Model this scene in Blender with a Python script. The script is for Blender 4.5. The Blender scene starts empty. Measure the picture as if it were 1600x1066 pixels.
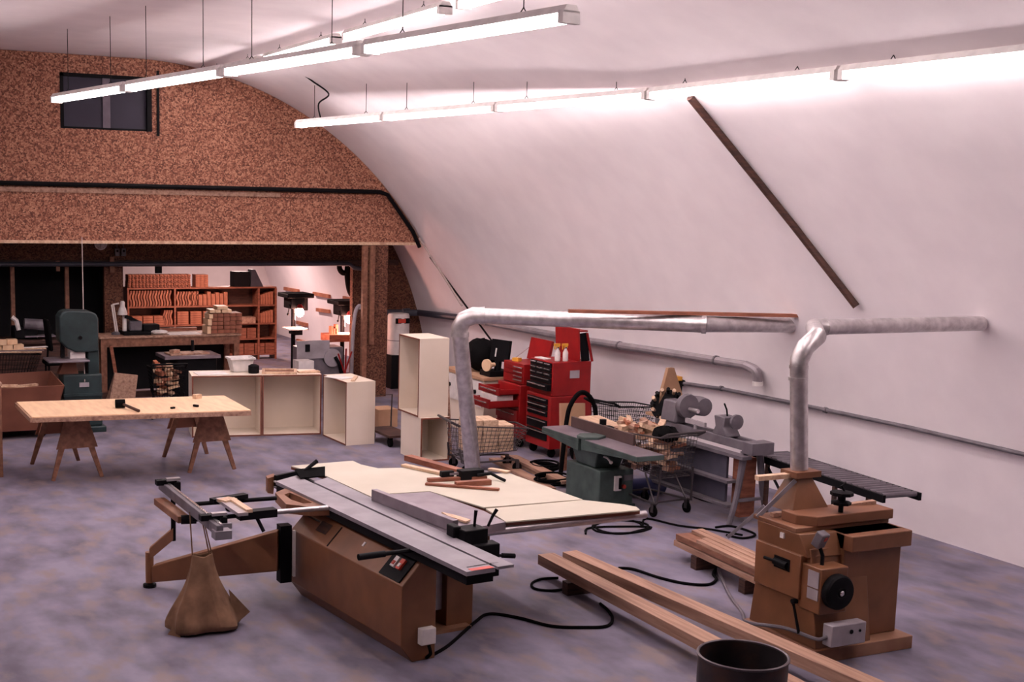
import bpy, bmesh, math, random
from mathutils import Vector, Matrix
random.seed(7)
S = bpy.context.scene
COL = S.collection
# ------------------------------------------------------------------ camera
CX, CY = 662.0, 603.0                  # principal point of the print inside the 1600x1066 scan
V1 = (-300.0, 292.0)                   # vanishing point of the hall's length
V2 = (5000.0, 405.0)                   # vanishing point of the back wall
CAMZ = 3.25
FP = math.sqrt(-((V1[0]-CX)*(V2[0]-CX) + (V1[1]-CY)*(V2[1]-CY)))
def cdir(px, py): return Vector(((px-CX)/FP, -(py-CY)/FP, -1.0))
ex = cdir(*V2).normalized(); ey = cdir(*V1).normalized(); ez = ex.cross(ey)
RM = Matrix((ex, ey, ez))
CO = Vector((0, 0, CAMZ))
cd = bpy.data.cameras.new('camera'); cam = bpy.data.objects.new('camera', cd); COL.objects.link(cam)
cam.matrix_world = Matrix.Translation(CO) @ RM.to_4x4()
cd.sensor_fit = 'HORIZONTAL'; cd.sensor_width = 36.0; cd.lens = FP/1600*36
cd.shift_x = (800-CX)/1600; cd.shift_y = (CY-533)/1600
cd.clip_start = .05; cd.clip_end = 200
S.camera = cam
def ray(px, py): return RM @ cdir(px, py)
def G(px, py, z=0.0):
    r = ray(px, py); return CO + r*((z-CAMZ)/r.z)
def PY(px, py, Y):
    r = ray(px, py); return CO + r*(Y/r.y)
def PX(px, py, X):
    r = ray(px, py); return CO + r*(X/r.x)
# ------------------------------------------------------------------ world and exposure
w = bpy.data.worlds.new('world'); S.world = w; w.use_nodes = True
w.node_tree.nodes['Background'].inputs[0].default_value = (.9, .85, 1, 1)
w.node_tree.nodes['Background'].inputs[1].default_value = 0.02
S.view_settings.view_transform = 'Standard'; S.view_settings.look = 'None'
S.view_settings.gamma = 1.0; S.view_settings.use_curve_mapping = False
S.view_settings.exposure = -0.28
TUBE = 38.0                            # emission of the fluorescent tubes
# ------------------------------------------------------------------ materials
def mat(name, c, rough=.6, metal=0.0, c2=None, scale=8.0, stretch=(1, 1, 1), bump=0.0, detail=4.0, lo=.35, hi=.65, c3=None, spec=.4, scale3=1.5):
    m = bpy.data.materials.new(name); m.use_nodes = True
    nt = m.node_tree; b = nt.nodes['Principled BSDF']
    b.inputs['Roughness'].default_value = rough; b.inputs['Metallic'].default_value = metal
    b.inputs['Specular IOR Level'].default_value = spec
    if c2 is None: c2 = tuple(x*.82 for x in c)
    tc = nt.nodes.new('ShaderNodeTexCoord'); mp = nt.nodes.new('ShaderNodeMapping')
    mp.inputs['Scale'].default_value = stretch
    nt.links.new(tc.outputs['Object'], mp.inputs[0])
    n = nt.nodes.new('ShaderNodeTexNoise'); n.inputs['Scale'].default_value = scale; n.inputs['Detail'].default_value = detail
    nt.links.new(mp.outputs[0], n.inputs[0])
    r = nt.nodes.new('ShaderNodeValToRGB')
    r.color_ramp.elements[0].position = lo; r.color_ramp.elements[1].position = hi
    r.color_ramp.elements[0].color = (*c2, 1); r.color_ramp.elements[1].color = (*c, 1)
    nt.links.new(n.outputs['Fac'], r.inputs[0])
    out = r.outputs[0]
    if c3:
        n3 = nt.nodes.new('ShaderNodeTexNoise'); n3.inputs['Scale'].default_value = scale3; n3.inputs['Detail'].default_value = 6
        nt.links.new(mp.outputs[0], n3.inputs[0])
        r3 = nt.nodes.new('ShaderNodeValToRGB'); r3.color_ramp.elements[0].position = .5; r3.color_ramp.elements[1].position = .68
        r3.color_ramp.elements[0].color = (0, 0, 0, 1); r3.color_ramp.elements[1].color = (1, 1, 1, 1)
        nt.links.new(n3.outputs['Fac'], r3.inputs[0])
        mx = nt.nodes.new('ShaderNodeMix'); mx.data_type = 'RGBA'
        nt.links.new(r3.outputs[0], mx.inputs[0]); nt.links.new(out, mx.inputs[6]); mx.inputs[7].default_value = (*c3, 1)
        out = mx.outputs[2]
    nt.links.new(out, b.inputs['Base Color'])
    if bump:
        bp = nt.nodes.new('ShaderNodeBump'); bp.inputs['Strength'].default_value = bump; bp.inputs['Distance'].default_value = .01
        nt.links.new(n.outputs['Fac'], bp.inputs['Height']); nt.links.new(bp.outputs[0], b.inputs['Normal'])
    return m
def glow(name, c, s):
    m = bpy.data.materials.new(name); m.use_nodes = True
    b = m.node_tree.nodes['Principled BSDF']
    b.inputs['Base Color'].default_value = (*c, 1); b.inputs['Emission Color'].default_value = (*c, 1); b.inputs['Emission Strength'].default_value = s
    return m
def osb(name, a, b_, c):
    m = bpy.data.materials.new(name); m.use_nodes = True; nt = m.node_tree; p = nt.nodes['Principled BSDF']
    p.inputs['Roughness'].default_value = .7; p.inputs['Specular IOR Level'].default_value = .25
    tc = nt.nodes.new('ShaderNodeTexCoord')
    v = nt.nodes.new('ShaderNodeTexVoronoi'); v.inputs['Scale'].default_value = 46
    n = nt.nodes.new('ShaderNodeTexNoise'); n.inputs['Scale'].default_value = 60; n.inputs['Detail'].default_value = 3
    nt.links.new(tc.outputs['Object'], n.inputs[0]); nt.links.new(tc.outputs['Object'], v.inputs[0])
    sx = nt.nodes.new('ShaderNodeSeparateColor'); nt.links.new(v.outputs['Color'], sx.inputs[0])
    ad = nt.nodes.new('ShaderNodeMath'); ad.operation = 'ADD'
    m1 = nt.nodes.new('ShaderNodeMath'); m1.operation = 'MULTIPLY'; m1.inputs[1].default_value = .4
    m2 = nt.nodes.new('ShaderNodeMath'); m2.operation = 'MULTIPLY'; m2.inputs[1].default_value = .62
    nt.links.new(sx.outputs[0], m1.inputs[0]); nt.links.new(n.outputs['Fac'], m2.inputs[0])
    nt.links.new(m1.outputs[0], ad.inputs[0]); nt.links.new(m2.outputs[0], ad.inputs[1])
    r = nt.nodes.new('ShaderNodeValToRGB'); e = r.color_ramp.elements
    e[0].position = .3; e[0].color = (*a, 1); e[1].position = .75; e[1].color = (*c, 1)
    q = e.new(.5); q.color = (*b_, 1)
    nt.links.new(ad.outputs[0], r.inputs[0]); nt.links.new(r.outputs[0], p.inputs['Base Color'])
    return m
M = dict(
 concrete=mat('concrete', (.215, .195, .268), .62, 0, (.088, .076, .108), 3.0, stretch=(1, .55, 1), bump=.2, detail=14, lo=.30, hi=.64, c3=(.205, .16, .165), scale3=4.5, spec=.35),
 insulation=mat('insulation', (.88, .80, .82), .85, 0, (.83, .75, .775), 2.2, bump=.12, detail=9, spec=.2),
 white_paint=mat('white_paint', (.74, .66, .66), .7, 0, (.66, .58, .58), 2),
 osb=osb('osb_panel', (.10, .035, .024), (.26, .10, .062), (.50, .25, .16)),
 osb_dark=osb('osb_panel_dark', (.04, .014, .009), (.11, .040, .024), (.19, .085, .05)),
 dark_wood=mat('dark_wood', (.075, .03, .02), .7, 0, (.03, .012, .01), 6, (1, 1, 8)),
 black_void=mat('unlit_black', (.006, .005, .007), .9),  # black colour stands in for darkness where no light reaches
 pale_wood=mat('pale_wood', (.72, .52, .36), .6, 0, (.55, .36, .24), 5, (8, 1, 8), c3=(.45, .27, .18)),
 sheet=mat('sheet_wood', (.80, .56, .36), .55, 0, (.70, .46, .29), 3, (6, 1, 1)),
 brown_wood=mat('brown_wood', (.25, .11, .065), .6, 0, (.15, .06, .035), 5, (4, 1, 4)),
 red_wood=mat('red_wood', (.30, .105, .06), .6, 0, (.18, .055, .03), 7, (1, 1, 4)),
 orange_wood=mat('orange_wood', (.42, .155, .085), .6, 0, (.27, .085, .045), 9),
 plank_wood=mat('plank_wood', (.46, .28, .20), .65, 0, (.30, .165, .11), 3, (14, .7, 14), c3=(.20, .10, .07)),
 bin_wood=mat('bin_plywood', (.20, .072, .042), .65, 0, (.15, .05, .03), 3),
 melamine=mat('melamine', (.78, .67, .56), .45, 0, (.73, .62, .51), 2),
 laminate=mat('cream_laminate', (.57, .52, .43), .55, 0, (.53, .48, .39), 3, spec=.25),
 band=mat('edge_band', (.20, .06, .035), .6),
 cast=mat('cast_iron', (.30, .255, .29), .38, .55, (.22, .18, .21), 6),
 alu=mat('aluminium', (.55, .51, .53), .32, .7, (.44, .40, .42), 9, (1, 6, 1)),
 alu_dull=mat('dull_aluminium', (.27, .245, .275), .5, .3, (.20, .18, .205), 5),
 galv=mat('galvanised_steel', (.66, .62, .62), .34, .75, (.46, .42, .43), 14, detail=6),
 black=mat('black_metal', (.004, .0035, .005), .6, spec=.12),
 black_soft=mat('black_rubber', (.005, .0045, .005), .85, spec=.04),
 brown=mat('brown_paint', (.20, .082, .037), .42, 0, (.16, .064, .028), 5),
 brown_dust=mat('dusty_brown_paint', (.21, .085, .042), .55, 0, (.155, .06, .028), 4, c3=(.34, .18, .11)),
 green=mat('green_paint', (.062, .09, .082), .5, 0, (.036, .052, .048), 6),
 green_dark=mat('dark_green_paint', (.018, .035, .038), .5, 0, (.010, .02, .022), 6),
 red=mat('red_paint', (.27, .008, .009), .4, 0, (.21, .006, .007), 5, spec=.3),
 chrome=mat('chrome', (.75, .72, .72), .22, .9),
 canvas=mat('canvas', (.24, .13, .075), .9, 0, (.12, .06, .033), 6, bump=.4, detail=7),
 white=mat('white_plastic', (.80, .74, .72), .5),
 grey=mat('grey_paint', (.15, .13, .15), .5, 0, (.095, .08, .095), 6),
 wire=mat('cart_wire', (.09, .075, .08), .4, .6),
 dark_brown=mat('dark_brown_metal', (.085, .048, .045), .5),
 grey_light=mat('light_grey_paint', (.36, .32, .35), .5, 0, (.28, .25, .27), 6),
 yellow=mat('yellow_plastic', (.75, .36, .04), .5),
 blue=mat('blue_paint', (.03, .035, .11), .5),
 pipe_blue=mat('dark_blue_pipe', (.045, .045, .065), .5, .1),
 plastic_pipe=mat('grey_pipe', (.30, .26, .28), .5, .2, (.22, .19, .21), 6),
 glass=mat('dark_glass', (.035, .03, .05), .4, 0, (.03, .025, .042), 2, spec=.2),
 blind=mat('blind_fabric', (.16, .13, .16), .8),
 carton=mat('cardboard', (.42, .25, .15), .8, 0, (.36, .20, .12), 4),
 rope=mat('pale_cord', (.42, .34, .32), .8),
 tube=glow('fluorescent_glow', (1.0, .885, .88), TUBE),
 bulb=glow('task_lamp_glow', (1.0, .55, .40), 90.0),
 red_light=mat('red_button', (.55, .05, .03), .4),
 paper=mat('paper', (.82, .76, .74), .8),
)
# ------------------------------------------------------------------ mesh builder
class MB:
    def __init__(s): s.bm = bmesh.new()
    def faces(s, vs, fs):
        v = [s.bm.verts.new(p) for p in vs]
        for f in fs:
            try: s.bm.faces.new([v[i] for i in f])
            except ValueError: pass
        return s
    def hexa(s, p):      # eight corners: bottom loop then top loop
        return s.faces(p, [(3, 2, 1, 0), (4, 5, 6, 7), (0, 1, 5, 4), (1, 2, 6, 5), (2, 3, 7, 6), (3, 0, 4, 7)])
    def box(s, x0, x1, y0, y1, z0, z1):
        return s.hexa([(x0, y0, z0), (x1, y0, z0), (x1, y1, z0), (x0, y1, z0), (x0, y0, z1), (x1, y0, z1), (x1, y1, z1), (x0, y1, z1)])
    def obox(s, c, size, rz=0, rx=0, ry=0):
        R = Matrix.Translation(Vector(c)) @ Matrix.Rotation(rz, 4, 'Z') @ Matrix.Rotation(ry, 4, 'Y') @ Matrix.Rotation(rx, 4, 'X')
        a, b, d = [q/2 for q in size]
        return s.hexa([R @ Vector(p) for p in [(-a, -b, -d), (a, -b, -d), (a, b, -d), (-a, b, -d), (-a, -b, d), (a, -b, d), (a, b, d), (-a, b, d)]])
    def bar(s, p0, p1, wid, hei, up=(0, 0, 1), w1=None, h1=None):
        p0 = Vector(p0); p1 = Vector(p1); d = (p1-p0).normalized(); up = Vector(up)
        if abs(d.dot(up)) > .98: up = Vector((1, 0, 0))
        x = d.cross(up).normalized(); u = x.cross(d)
        w1 = w1 or wid; h1 = h1 or hei
        A = [p0-x*wid/2-u*hei/2, p0+x*wid/2-u*hei/2, p0+x*wid/2+u*hei/2, p0-x*wid/2+u*hei/2]
        B = [p1-x*w1/2-u*h1/2, p1+x*w1/2-u*h1/2, p1+x*w1/2+u*h1/2, p1-x*w1/2+u*h1/2]
        return s.hexa(A+B)
    def prism(s, pts, off):      # polygon of 3D points pushed along a vector
        off = Vector(off); n = len(pts); P = [Vector(p) for p in pts]
        return s.faces(P+[p+off for p in P], [tuple(range(n))[::-1], tuple(range(n, 2*n))]+[(i, (i+1) % n, n+(i+1) % n, n+i) for i in range(n)])
    def tube(s, pts, r, seg=8, caps=True, r1=None):
        P = [Vector(p) for p in pts]; n = len(P); rings = []; ref = None
        for i in range(n):
            t = (P[min(i+1, n-1)]-P[max(i-1, 0)])
            if t.length < 1e-9: t = Vector((0, 0, 1))
            t.normalize()
            if ref is None:
                ref = Vector((0, 0, 1)) if abs(t.z) < .9 else Vector((1, 0, 0))
            x = (ref - t*ref.dot(t)).normalized(); y = t.cross(x); ref = x
            k = 1.0
            if 0 < i < n-1:
                c = (P[i]-P[i-1]).normalized().dot(t); k = 1/max(c, .6)
            rr = r if r1 is None else r+(r1-r)*i/(n-1)
            if isinstance(rr, (list, tuple)): rr = rr[i]
            rings.append([s.bm.verts.new(P[i]+x*math.cos(a)*rr+y*math.sin(a)*rr) for a in [2*math.pi*j/seg for j in range(seg)]])
        for i in range(n-1):
            for j in range(seg):
                s.bm.faces.new([rings[i][j], rings[i][(j+1) % seg], rings[i+1][(j+1) % seg], rings[i+1][j]])
        if caps: s.bm.faces.new(rings[0][::-1]); s.bm.faces.new(rings[-1])
        return s
    def cyl(s, p0, p1, r, r1=None, seg=16): return s.tube([p0, p1], r, seg, True, r1)
    def lathe(s, prof, c=(0, 0, 0), seg=24, axis='Z', closed=False):
        c = Vector(c); rings = []
        for r, h in prof:
            ring = []
            for j in range(seg):
                a = 2*math.pi*j/seg; p = (r*math.cos(a), r*math.sin(a), h)
                if axis == 'X': p = (p[2], p[0], p[1])
                if axis == 'Y': p = (p[1], p[2], p[0])
                ring.append(s.bm.verts.new(c+Vector(p)))
            rings.append(ring)
        for i in range(len(rings)-1):
            for j in range(seg): s.bm.faces.new([rings[i][j], rings[i][(j+1) % seg], rings[i+1][(j+1) % seg], rings[i+1][j]])
        if not closed:
            s.bm.faces.new(rings[0][::-1]); s.bm.faces.new(rings[-1])
        return s
    def ball(s, c, r, sc=(1, 1, 1), seg=12):
        m = Matrix.Translation(Vector(c)) @ Matrix.Diagonal((*sc, 1))
        bmesh.ops.create_uvsphere(s.bm, u_segments=seg, v_segments=seg//2+2, radius=r, matrix=m); return s
    def jitter(s, a):
        for v in s.bm.verts: v.co += Vector((random.uniform(-a, a), random.uniform(-a, a), random.uniform(-a, a)))
        return s
RMAT = {}
def finish(mb, name, m, inv=None, bevel=0):
    bm = mb.bm
    if inv is not None: bm.transform(inv)
    bmesh.ops.recalc_face_normals(bm, faces=bm.faces[:])
    for f in bm.faces: f.smooth = True
    for e in bm.edges:
        e.smooth = not (len(e.link_faces) != 2 or e.calc_face_angle(0) > .55)
    me = bpy.data.meshes.new(name); bm.to_mesh(me); bm.free()
    me.materials.append(M[m] if isinstance(m, str) else m)
    o = bpy.data.objects.new(name, me); COL.objects.link(o)
    if bevel:
        b = o.modifiers.new('bevel', 'BEVEL'); b.width = bevel; b.segments = 2; b.limit_method = 'ANGLE'; b.angle_limit = .6
    return o
def tag(o, label, cat, group=None):
    o['label'] = label; o['category'] = cat
    if group: o['group'] = group
    return o
def thing(name, label, cat, loc, rz=0, group=None):
    o = bpy.data.objects.new(name, None); COL.objects.link(o); o.empty_display_size = .1
    o.location = loc; o.rotation_euler = (0, 0, rz)
    RMAT[o.name] = Matrix.Translation(Vector(loc)) @ Matrix.Rotation(rz, 4, 'Z')
    return tag(o, label, cat, group)
def part(name, mb, m, root, world=True, bevel=0, label=None):      # root: a thing, or a part of a thing
    R = RMAT[root.name]
    o = finish(mb, name, m, R.inverted() if world else None, bevel)
    o.parent = root; RMAT[o.name] = R
    if label: o['label'] = label
    return o
def single(name, mb, m, label, cat, group=None, bevel=0):          # a thing that is one mesh, origin at its base
    vs = [v.co for v in mb.bm.verts]
    lo = Vector([min(v[i] for v in vs) for i in range(3)]); hi = Vector([max(v[i] for v in vs) for i in range(3)])
    loc = Vector(((lo.x+hi.x)/2, (lo.y+hi.y)/2, lo.z))
    o = finish(mb, name, m, Matrix.Translation(-loc), bevel); o.location = loc
    return tag(o, label, cat, group)
def struct(name, mb, m, parent=None, bevel=0):
    o = finish(mb, name, m, None, bevel)
    if parent: o.parent = parent
    else: o['kind'] = 'structure'
    return o
def dup(root, loc, rz=0, label=None, group=None):
    r = root.copy(); COL.objects.link(r); r.location = loc; r.rotation_euler = (0, 0, rz)
    if label: r['label'] = label
    if group: r['group'] = group
    for ch in list(root.children):
        c = ch.copy(); COL.objects.link(c); c.parent = r
        for g in ch.children:
            d = g.copy(); COL.objects.link(d); d.parent = c
    return r
def smooth_path(pts, n=6):      # Catmull-Rom through points
    P = [Vector(p) for p in pts]; P = [P[0]]+P+[P[-1]]; out = []
    for i in range(1, len(P)-2):
        for k in range(n):
            t = k/n; a, b, c, d = P[i-1], P[i], P[i+1], P[i+2]
            out.append(.5*((2*b)+(c-a)*t+(2*a-5*b+4*c-d)*t*t+(3*b-a-3*c+d)*t**3))
    out.append(P[-2]); return out
# ------------------------------------------------------------------ the setting: an arched hall
R0, VX, VZ, LX = 5.6, 4.45, -.35, 2.5
def vault_x(z): return VX+math.sqrt(max(R0*R0-(z-VZ)**2, 0))
def vault_z(x):
    if x > VX: return VZ+math.sqrt(max(R0*R0-(x-VX)**2, 0))
    if x > LX: return VZ+R0
    return VZ+math.sqrt(max(R0*R0-(x-LX)**2, 0))
YF, D1, D2, YB = -1.5, 19.76, 21.08, 29.6
def shell(prof):      # profile points (x,z) and outward normals swept along the hall
    mb = MB(); n = len(prof); ys = [YF, 8, 14, D1, YB]; th = .15
    inner = [[mb.bm.verts.new((x, y, z)) for (x, z, nx, nz) in prof] for y in ys]
    outer = [[mb.bm.verts.new((x+nx*th, y, z+nz*th)) for (x, z, nx, nz) in prof] for y in ys]
    for i in range(len(ys)-1):
        for j in range(n-1):
            mb.bm.faces.new([inner[i][j], inner[i][j+1], inner[i+1][j+1], inner[i+1][j]])
            mb.bm.faces.new([outer[i][j], outer[i+1][j], outer[i+1][j+1], outer[i][j+1]])
    return mb
a0 = math.asin((-.0-VZ)/R0)
def arc(cx, t0, t1, n, sgn=1): return [(cx+sgn*R0*math.cos(t0+(t1-t0)*i/n), VZ+R0*math.sin(t0+(t1-t0)*i/n), sgn*math.cos(t0+(t1-t0)*i/n), math.sin(t0+(t1-t0)*i/n)) for i in range(n+1)]
tm = math.radians(38)
struct('wall_right', shell(arc(VX, a0, tm, 40)), 'insulation')
struct('ceiling', shell(arc(VX, tm, math.pi/2, 50)+arc(LX, math.pi/2, tm, 50, -1)), 'insulation')
struct('wall_left', shell(arc(LX, tm, a0, 30, -1)), 'osb_dark')  # out of view; dark cladding chosen to cut the fill light
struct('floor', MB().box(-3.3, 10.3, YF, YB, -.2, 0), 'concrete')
struct('wall_front', MB().box(-3.3, 10.3, YF-.15, YF, 0, 5.4), 'osb_dark')  # unseen wall behind the camera, darkened to lower bounce light
# gable of chipboard over the loft, hung in front of the lower wall
def gable_piece(mb, x0, x1, zlow, ztop=None, y0=D1, y1=D1+.1):
    n = max(2, int((x1-x0)/.12)); xs = [x0+(x1-x0)*i/n for i in range(n+1)]
    top = [(x, y0, ztop if ztop else max(vault_z(x)-.005, zlow)) for x in xs]
    return mb.prism([(x0, y0, zlow)]+top+[(x1, y0, zlow)], (0, y1-y0, 0))
WX0, WX1, WZ0, WZ1 = 3.38, 4.72, 4.18, 4.98
gm = MB()
gable_piece(gm, -2.5, WX0, 2.52); gable_piece(gm, WX0, WX1, 2.52, WZ0); gable_piece(gm, WX0, WX1, WZ1)
gable_piece(gm, WX1, vault_x(2.52)-.02, 2.52)
struct('wall_back_upper', gm, 'osb')
struct('trim_1', MB().box(-2.4, vault_x(2.5)-.04, D1-.03, D1+.1, 2.50, 2.545), 'pale_wood')
struct('loft_floor', MB().box(-2.3, vault_x(2.55)+.01, D1+.1, YB, 2.50, 2.60), 'dark_wood')
wn = struct('window_1', MB().box(WX0, WX0+.05, D1-.01, D1+.09, WZ0, WZ1).box(WX1-.07, WX1, D1-.03, D1+.09, WZ0, WZ1).box(WX0, WX1, D1-.01, D1+.09, WZ1-.05, WZ1).box(WX0, WX1, D1+.02, D1+.09, WZ0, WZ0+.03), 'black')
struct('pane', MB().box(WX0+.05, WX1-.07, D1+.055, D1+.065, WZ0+.03, WZ1-.05), 'glass', wn)
struct('mullion', MB().box(4.0, 4.11, D1+.02, D1+.05, WZ0+.03, WZ1-.05), 'blind', wn)
struct('trim_2', MB().box(4.80, 4.835, D1-.03, D1, WZ0-.06, WZ1+.1), 'black')
struct('trim_3', MB().box(-2.2, 6.75, D1-.03, D1, 3.245, 3.315), 'plank_wood')
struct('trim_9', MB().box(6.75, 8.62, D1-.03, D1, 3.245, 3.315), 'osb')
# lower wall with its openings
jl = PY(190, 410, D2).x; jr = 8.55
jz = [2.5*i/12 for i in range(13)]
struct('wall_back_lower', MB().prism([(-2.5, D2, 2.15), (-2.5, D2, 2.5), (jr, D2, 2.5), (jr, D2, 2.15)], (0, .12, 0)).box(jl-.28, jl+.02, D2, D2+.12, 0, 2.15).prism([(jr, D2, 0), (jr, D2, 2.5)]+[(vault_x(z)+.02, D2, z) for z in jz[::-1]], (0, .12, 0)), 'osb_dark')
struct('trim_4', MB().box(-2.3, vault_x(2.1)-.1, D2-.09, D2, 2.10, 2.19), 'dark_wood')
for i, px in enumerate((20, 105)):
    x = PY(px, 450, D2).x
    struct('trim_%d' % (5+i), MB().box(x-.03, x+.03, D2, D2+.1, 0, 2.1), 'brown_wood')
struct('wall_room_left', MB().box(-2.5, jl-.1, D2+1.2, D2+1.3, 0, 2.5).box(jl-.12, jl-.02, D2+.12, YB, 0, 2.5), 'black_void')  # walls coloured black to paint in the darkness of the unlit room
struct('wall_back', MB().box(-2.5, 9.9, YB-.12, YB, 0, 2.5), 'white_paint')
x0, x1 = PY(567, 500, 19.6).x, PY(604, 500, 19.6).x
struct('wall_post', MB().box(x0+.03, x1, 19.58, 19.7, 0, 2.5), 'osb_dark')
struct('trim_7', MB().box(x0-.03, x0+.05, 19.54, 19.62, 0, 2.5), 'brown_wood')
struct('trim_8', MB().box(x0+.09, x0+.17, 19.52, 19.58, .88, 2.5), 'brown_wood')
# ------------------------------------------------------------------ fluorescent lights
LG = 'fluorescent fixtures under the arched roof'
def fixture(p0, p1, label):
    p0 = Vector(p0); p1 = Vector(p1); mid = (p0+p1)/2; d = p1-p0; L = d.length
    rz = math.atan2(d.y, d.x)-math.pi/2; tilt = math.atan2(d.z, math.hypot(d.x, d.y))
    t = thing('fluorescent_light', label, 'light fixture', mid, rz, LG)
    rot = Matrix.Rotation(tilt, 4, 'X')
    def add(n, mb, m):
        mb.bm.transform(rot); return part(n, mb, m, t, False)
    h = L/2-.02
    add('housing', MB().prism([(-.07, -h, .035), (.07, -h, .035), (.04, -h, .085), (-.04, -h, .085)], (0, 2*h, 0)), 'white')
    for s in (-1, 1):
        add('tube', MB().cyl((s*.035, -h+.05, 0), (s*.035, h-.05, 0), .024, seg=10), 'tube')
        add('end_cap', MB().box(-.07, .07, min(s*h, s*(h-.05)), max(s*h, s*(h-.05)), -.03, .05), 'white')
        yy = s*h*.6; q = RMAT[t.name] @ Vector((0, yy, 0)); up = max(vault_z(q.x)-q.z-.01, .1)
        add('hanger', MB().tube([(-.03, yy, .08), (0, yy, .12), (0, yy, up)], .004, 5).tube([(.03, yy, .08), (0, yy, .12)], .004, 5), 'black')
    return t
ang = Vector((.115, -1, 0)).normalized()
first = None
names = ['far end fluorescent fixture of the right row, crossing the chipboard gable', 'second fluorescent fixture from the gable in the right row', 'third fluorescent fixture from the gable in the right row', 'fourth fluorescent fixture from the gable, above the diagonal pipe', 'fluorescent fixture of the right row beyond the diagonal pipe', 'sixth fluorescent fixture from the gable in the right row', 'seventh fluorescent fixture from the gable in the right row', 'nearest fluorescent fixture of the right row, above the viewer']
p = Vector((6.50, 18.22, 4.28))
for i in range(6):
    d = ang if i < 3 else Vector((.01, -1, 0)).normalized()
    q = p+d*2.55
    f = fixture(p, q, names[i])
    if i == 0: first = f; P0 = p.copy(); Q0 = q.copy()
    p = q
c0 = P0+(Q0-P0)*.28
part('cord', MB().tube(smooth_path([c0+Vector((0, 0, .08)), c0+Vector((-.03, 0, .28)), c0+Vector((.12, 0, .42)), c0+Vector((-.12, 0, .58)), c0+Vector((-.25, 0, .66))]), .012, 6), 'black', first)
p = Vector((2.89, 17.25, 4.40)); d = Vector((.15, -1, 0)).normalized()
nm = ['fluorescent fixture in front of the loft window', 'fluorescent fixture second from the loft window in the left row', 'fluorescent fixture third from the loft window in the left row', 'fluorescent fixture of the left row nearest the viewer']
for i in range(4):
    q = p+d*2.5; fixture(p, q, nm[i]); p = q+d*.05
p = Vector((5.45, 19.3, 5.0)); d = Vector((0, -1, 0))
nm = ['fluorescent fixture under the crown of the roof against the gable', 'fluorescent fixture under the roof crown, second from the gable', 'fluorescent fixture under the roof crown, third from the gable', 'fluorescent fixture under the roof crown, fourth from the gable', 'fluorescent fixture under the roof crown, nearest the viewer']
for i in range(5):
    q = p+d*2.5; fixture(p, q, nm[i]); p = q+d*.3
nm = ['fluorescent fixture of the leftmost row nearest the gable', 'fluorescent fixture of the leftmost row, second from the gable', 'fluorescent fixture of the leftmost row, third from the gable', 'fluorescent fixture of the leftmost row, fourth from the gable', 'fluorescent fixture of the leftmost row nearest the viewer']
p = Vector((-.3, 17.2, 4.25)); d = Vector((0, -1, 0))
for i in range(5):
    q = p+d*2.5; fixture(p, q, nm[i]); p = q+d*.2
# ------------------------------------------------------------------ pipes and ducts on the walls
single('pipe', MB().tube([(-2.2, D1-.075, 3.365), (8.45, D1-.075, 3.365), (8.58, D1-.08, 3.32), (9.05, D1-.08, 2.72), (9.2, D1-.02, 2.47)], .035, 8), 'black',
       'long black pipe across the chipboard gable bending down along the arch', 'pipe')
a = (9.13, D1-.16, 2.62); e1 = PX(722, 478, 9.40)
single('cord', MB().tube([a, e1], .018, 6), 'rope', 'pale cord slanting from the gable corner down to the duct elbow', 'cord')
single('cord', MB().tube([PX(672, 402, 9.3), PX(772, 538, 9.72)], .016, 6), 'black', 'thin black rod slanting down the white wall behind the tall cabinets', 'rod')
bp = [(-2.2, D2-.13, 2.13), (8.42, D2-.13, 2.13), (8.52, D2-.13, 2.06)]
z0 = PY(592, 495, D2-.13); bp += [(z0.x, D2-.13, 2.0), (z0.x, D2-.13, z0.z+.06), (z0.x+.06, D2-.13, z0.z-.03), (z0.x+.16, D2-.13, z0.z-.06)]
single('conduit', MB().tube(bp, .04, 10), 'pipe_blue', 'dark blue pipe along the beam above the dark back room, dropping beside the post', 'pipe')
def wallpt(px, py, gap):     # point on the curved wall seen at a pixel
    x = 9.8
    for _ in range(6):
        q = PX(px, py, x); x = vault_x(q.z)-gap
    return PX(px, py, x)
t = thing('drain_pipe', 'grey plastic pipe along the white wall ending in a down-turned elbow', 'pipe', wallpt(920, 533, .08))
part('far_pipe', MB().tube([PY(598, 488, D2-.08), wallpt(655, 489, .10), wallpt(722, 497, .09)], .055, 10), 'pipe_blue', t, label='dark far stretch of the pipe')
pts = [wallpt(722, 497, .09), wallpt(830, 517, .08), wallpt(920, 533, .08), wallpt(1040, 551, .08), wallpt(1165, 571, .08)]
part('pipe', MB().tube(pts, .05, 10), 'plastic_pipe', t)
q0, q1, q2 = wallpt(1165, 571, .08), wallpt(1181, 580, .08), wallpt(1184, 596, .09)
part('elbow', MB().tube(smooth_path([q0, q1, q2], 4), .056, 10), 'plastic_pipe', t)
part('cap', MB().cyl(q2, q2+Vector((0, 0, -.05)), .06), 'white', t, label='white pipe end')
for px, py in ((968, 540), (1119, 563)): part('strap', MB().tube([wallpt(px, py, .08)+Vector((0, -.015, 0)), wallpt(px, py, .08)+Vector((0, .015, 0))], .058, 10), 'grey', t)
t = thing('conduit', 'thin grey conduit low along the white wall behind the lathe', 'pipe', wallpt(1200, 620, .04))
cpts = [wallpt(px, py, .04) for px, py in ((1068, 599), (1130, 608), (1230, 628), (1325, 648), (1420, 668), (1650, 722))]
part('pipe', MB().tube(cpts, .022, 8), 'grey', t)
for px, py in ((1127, 607), (1290, 641)): part('clip', MB().tube([wallpt(px, py, .04)+Vector((0, -.02, 0)), wallpt(px, py, .04)+Vector((0, .02, 0))], .032, 8), 'grey', t)
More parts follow.
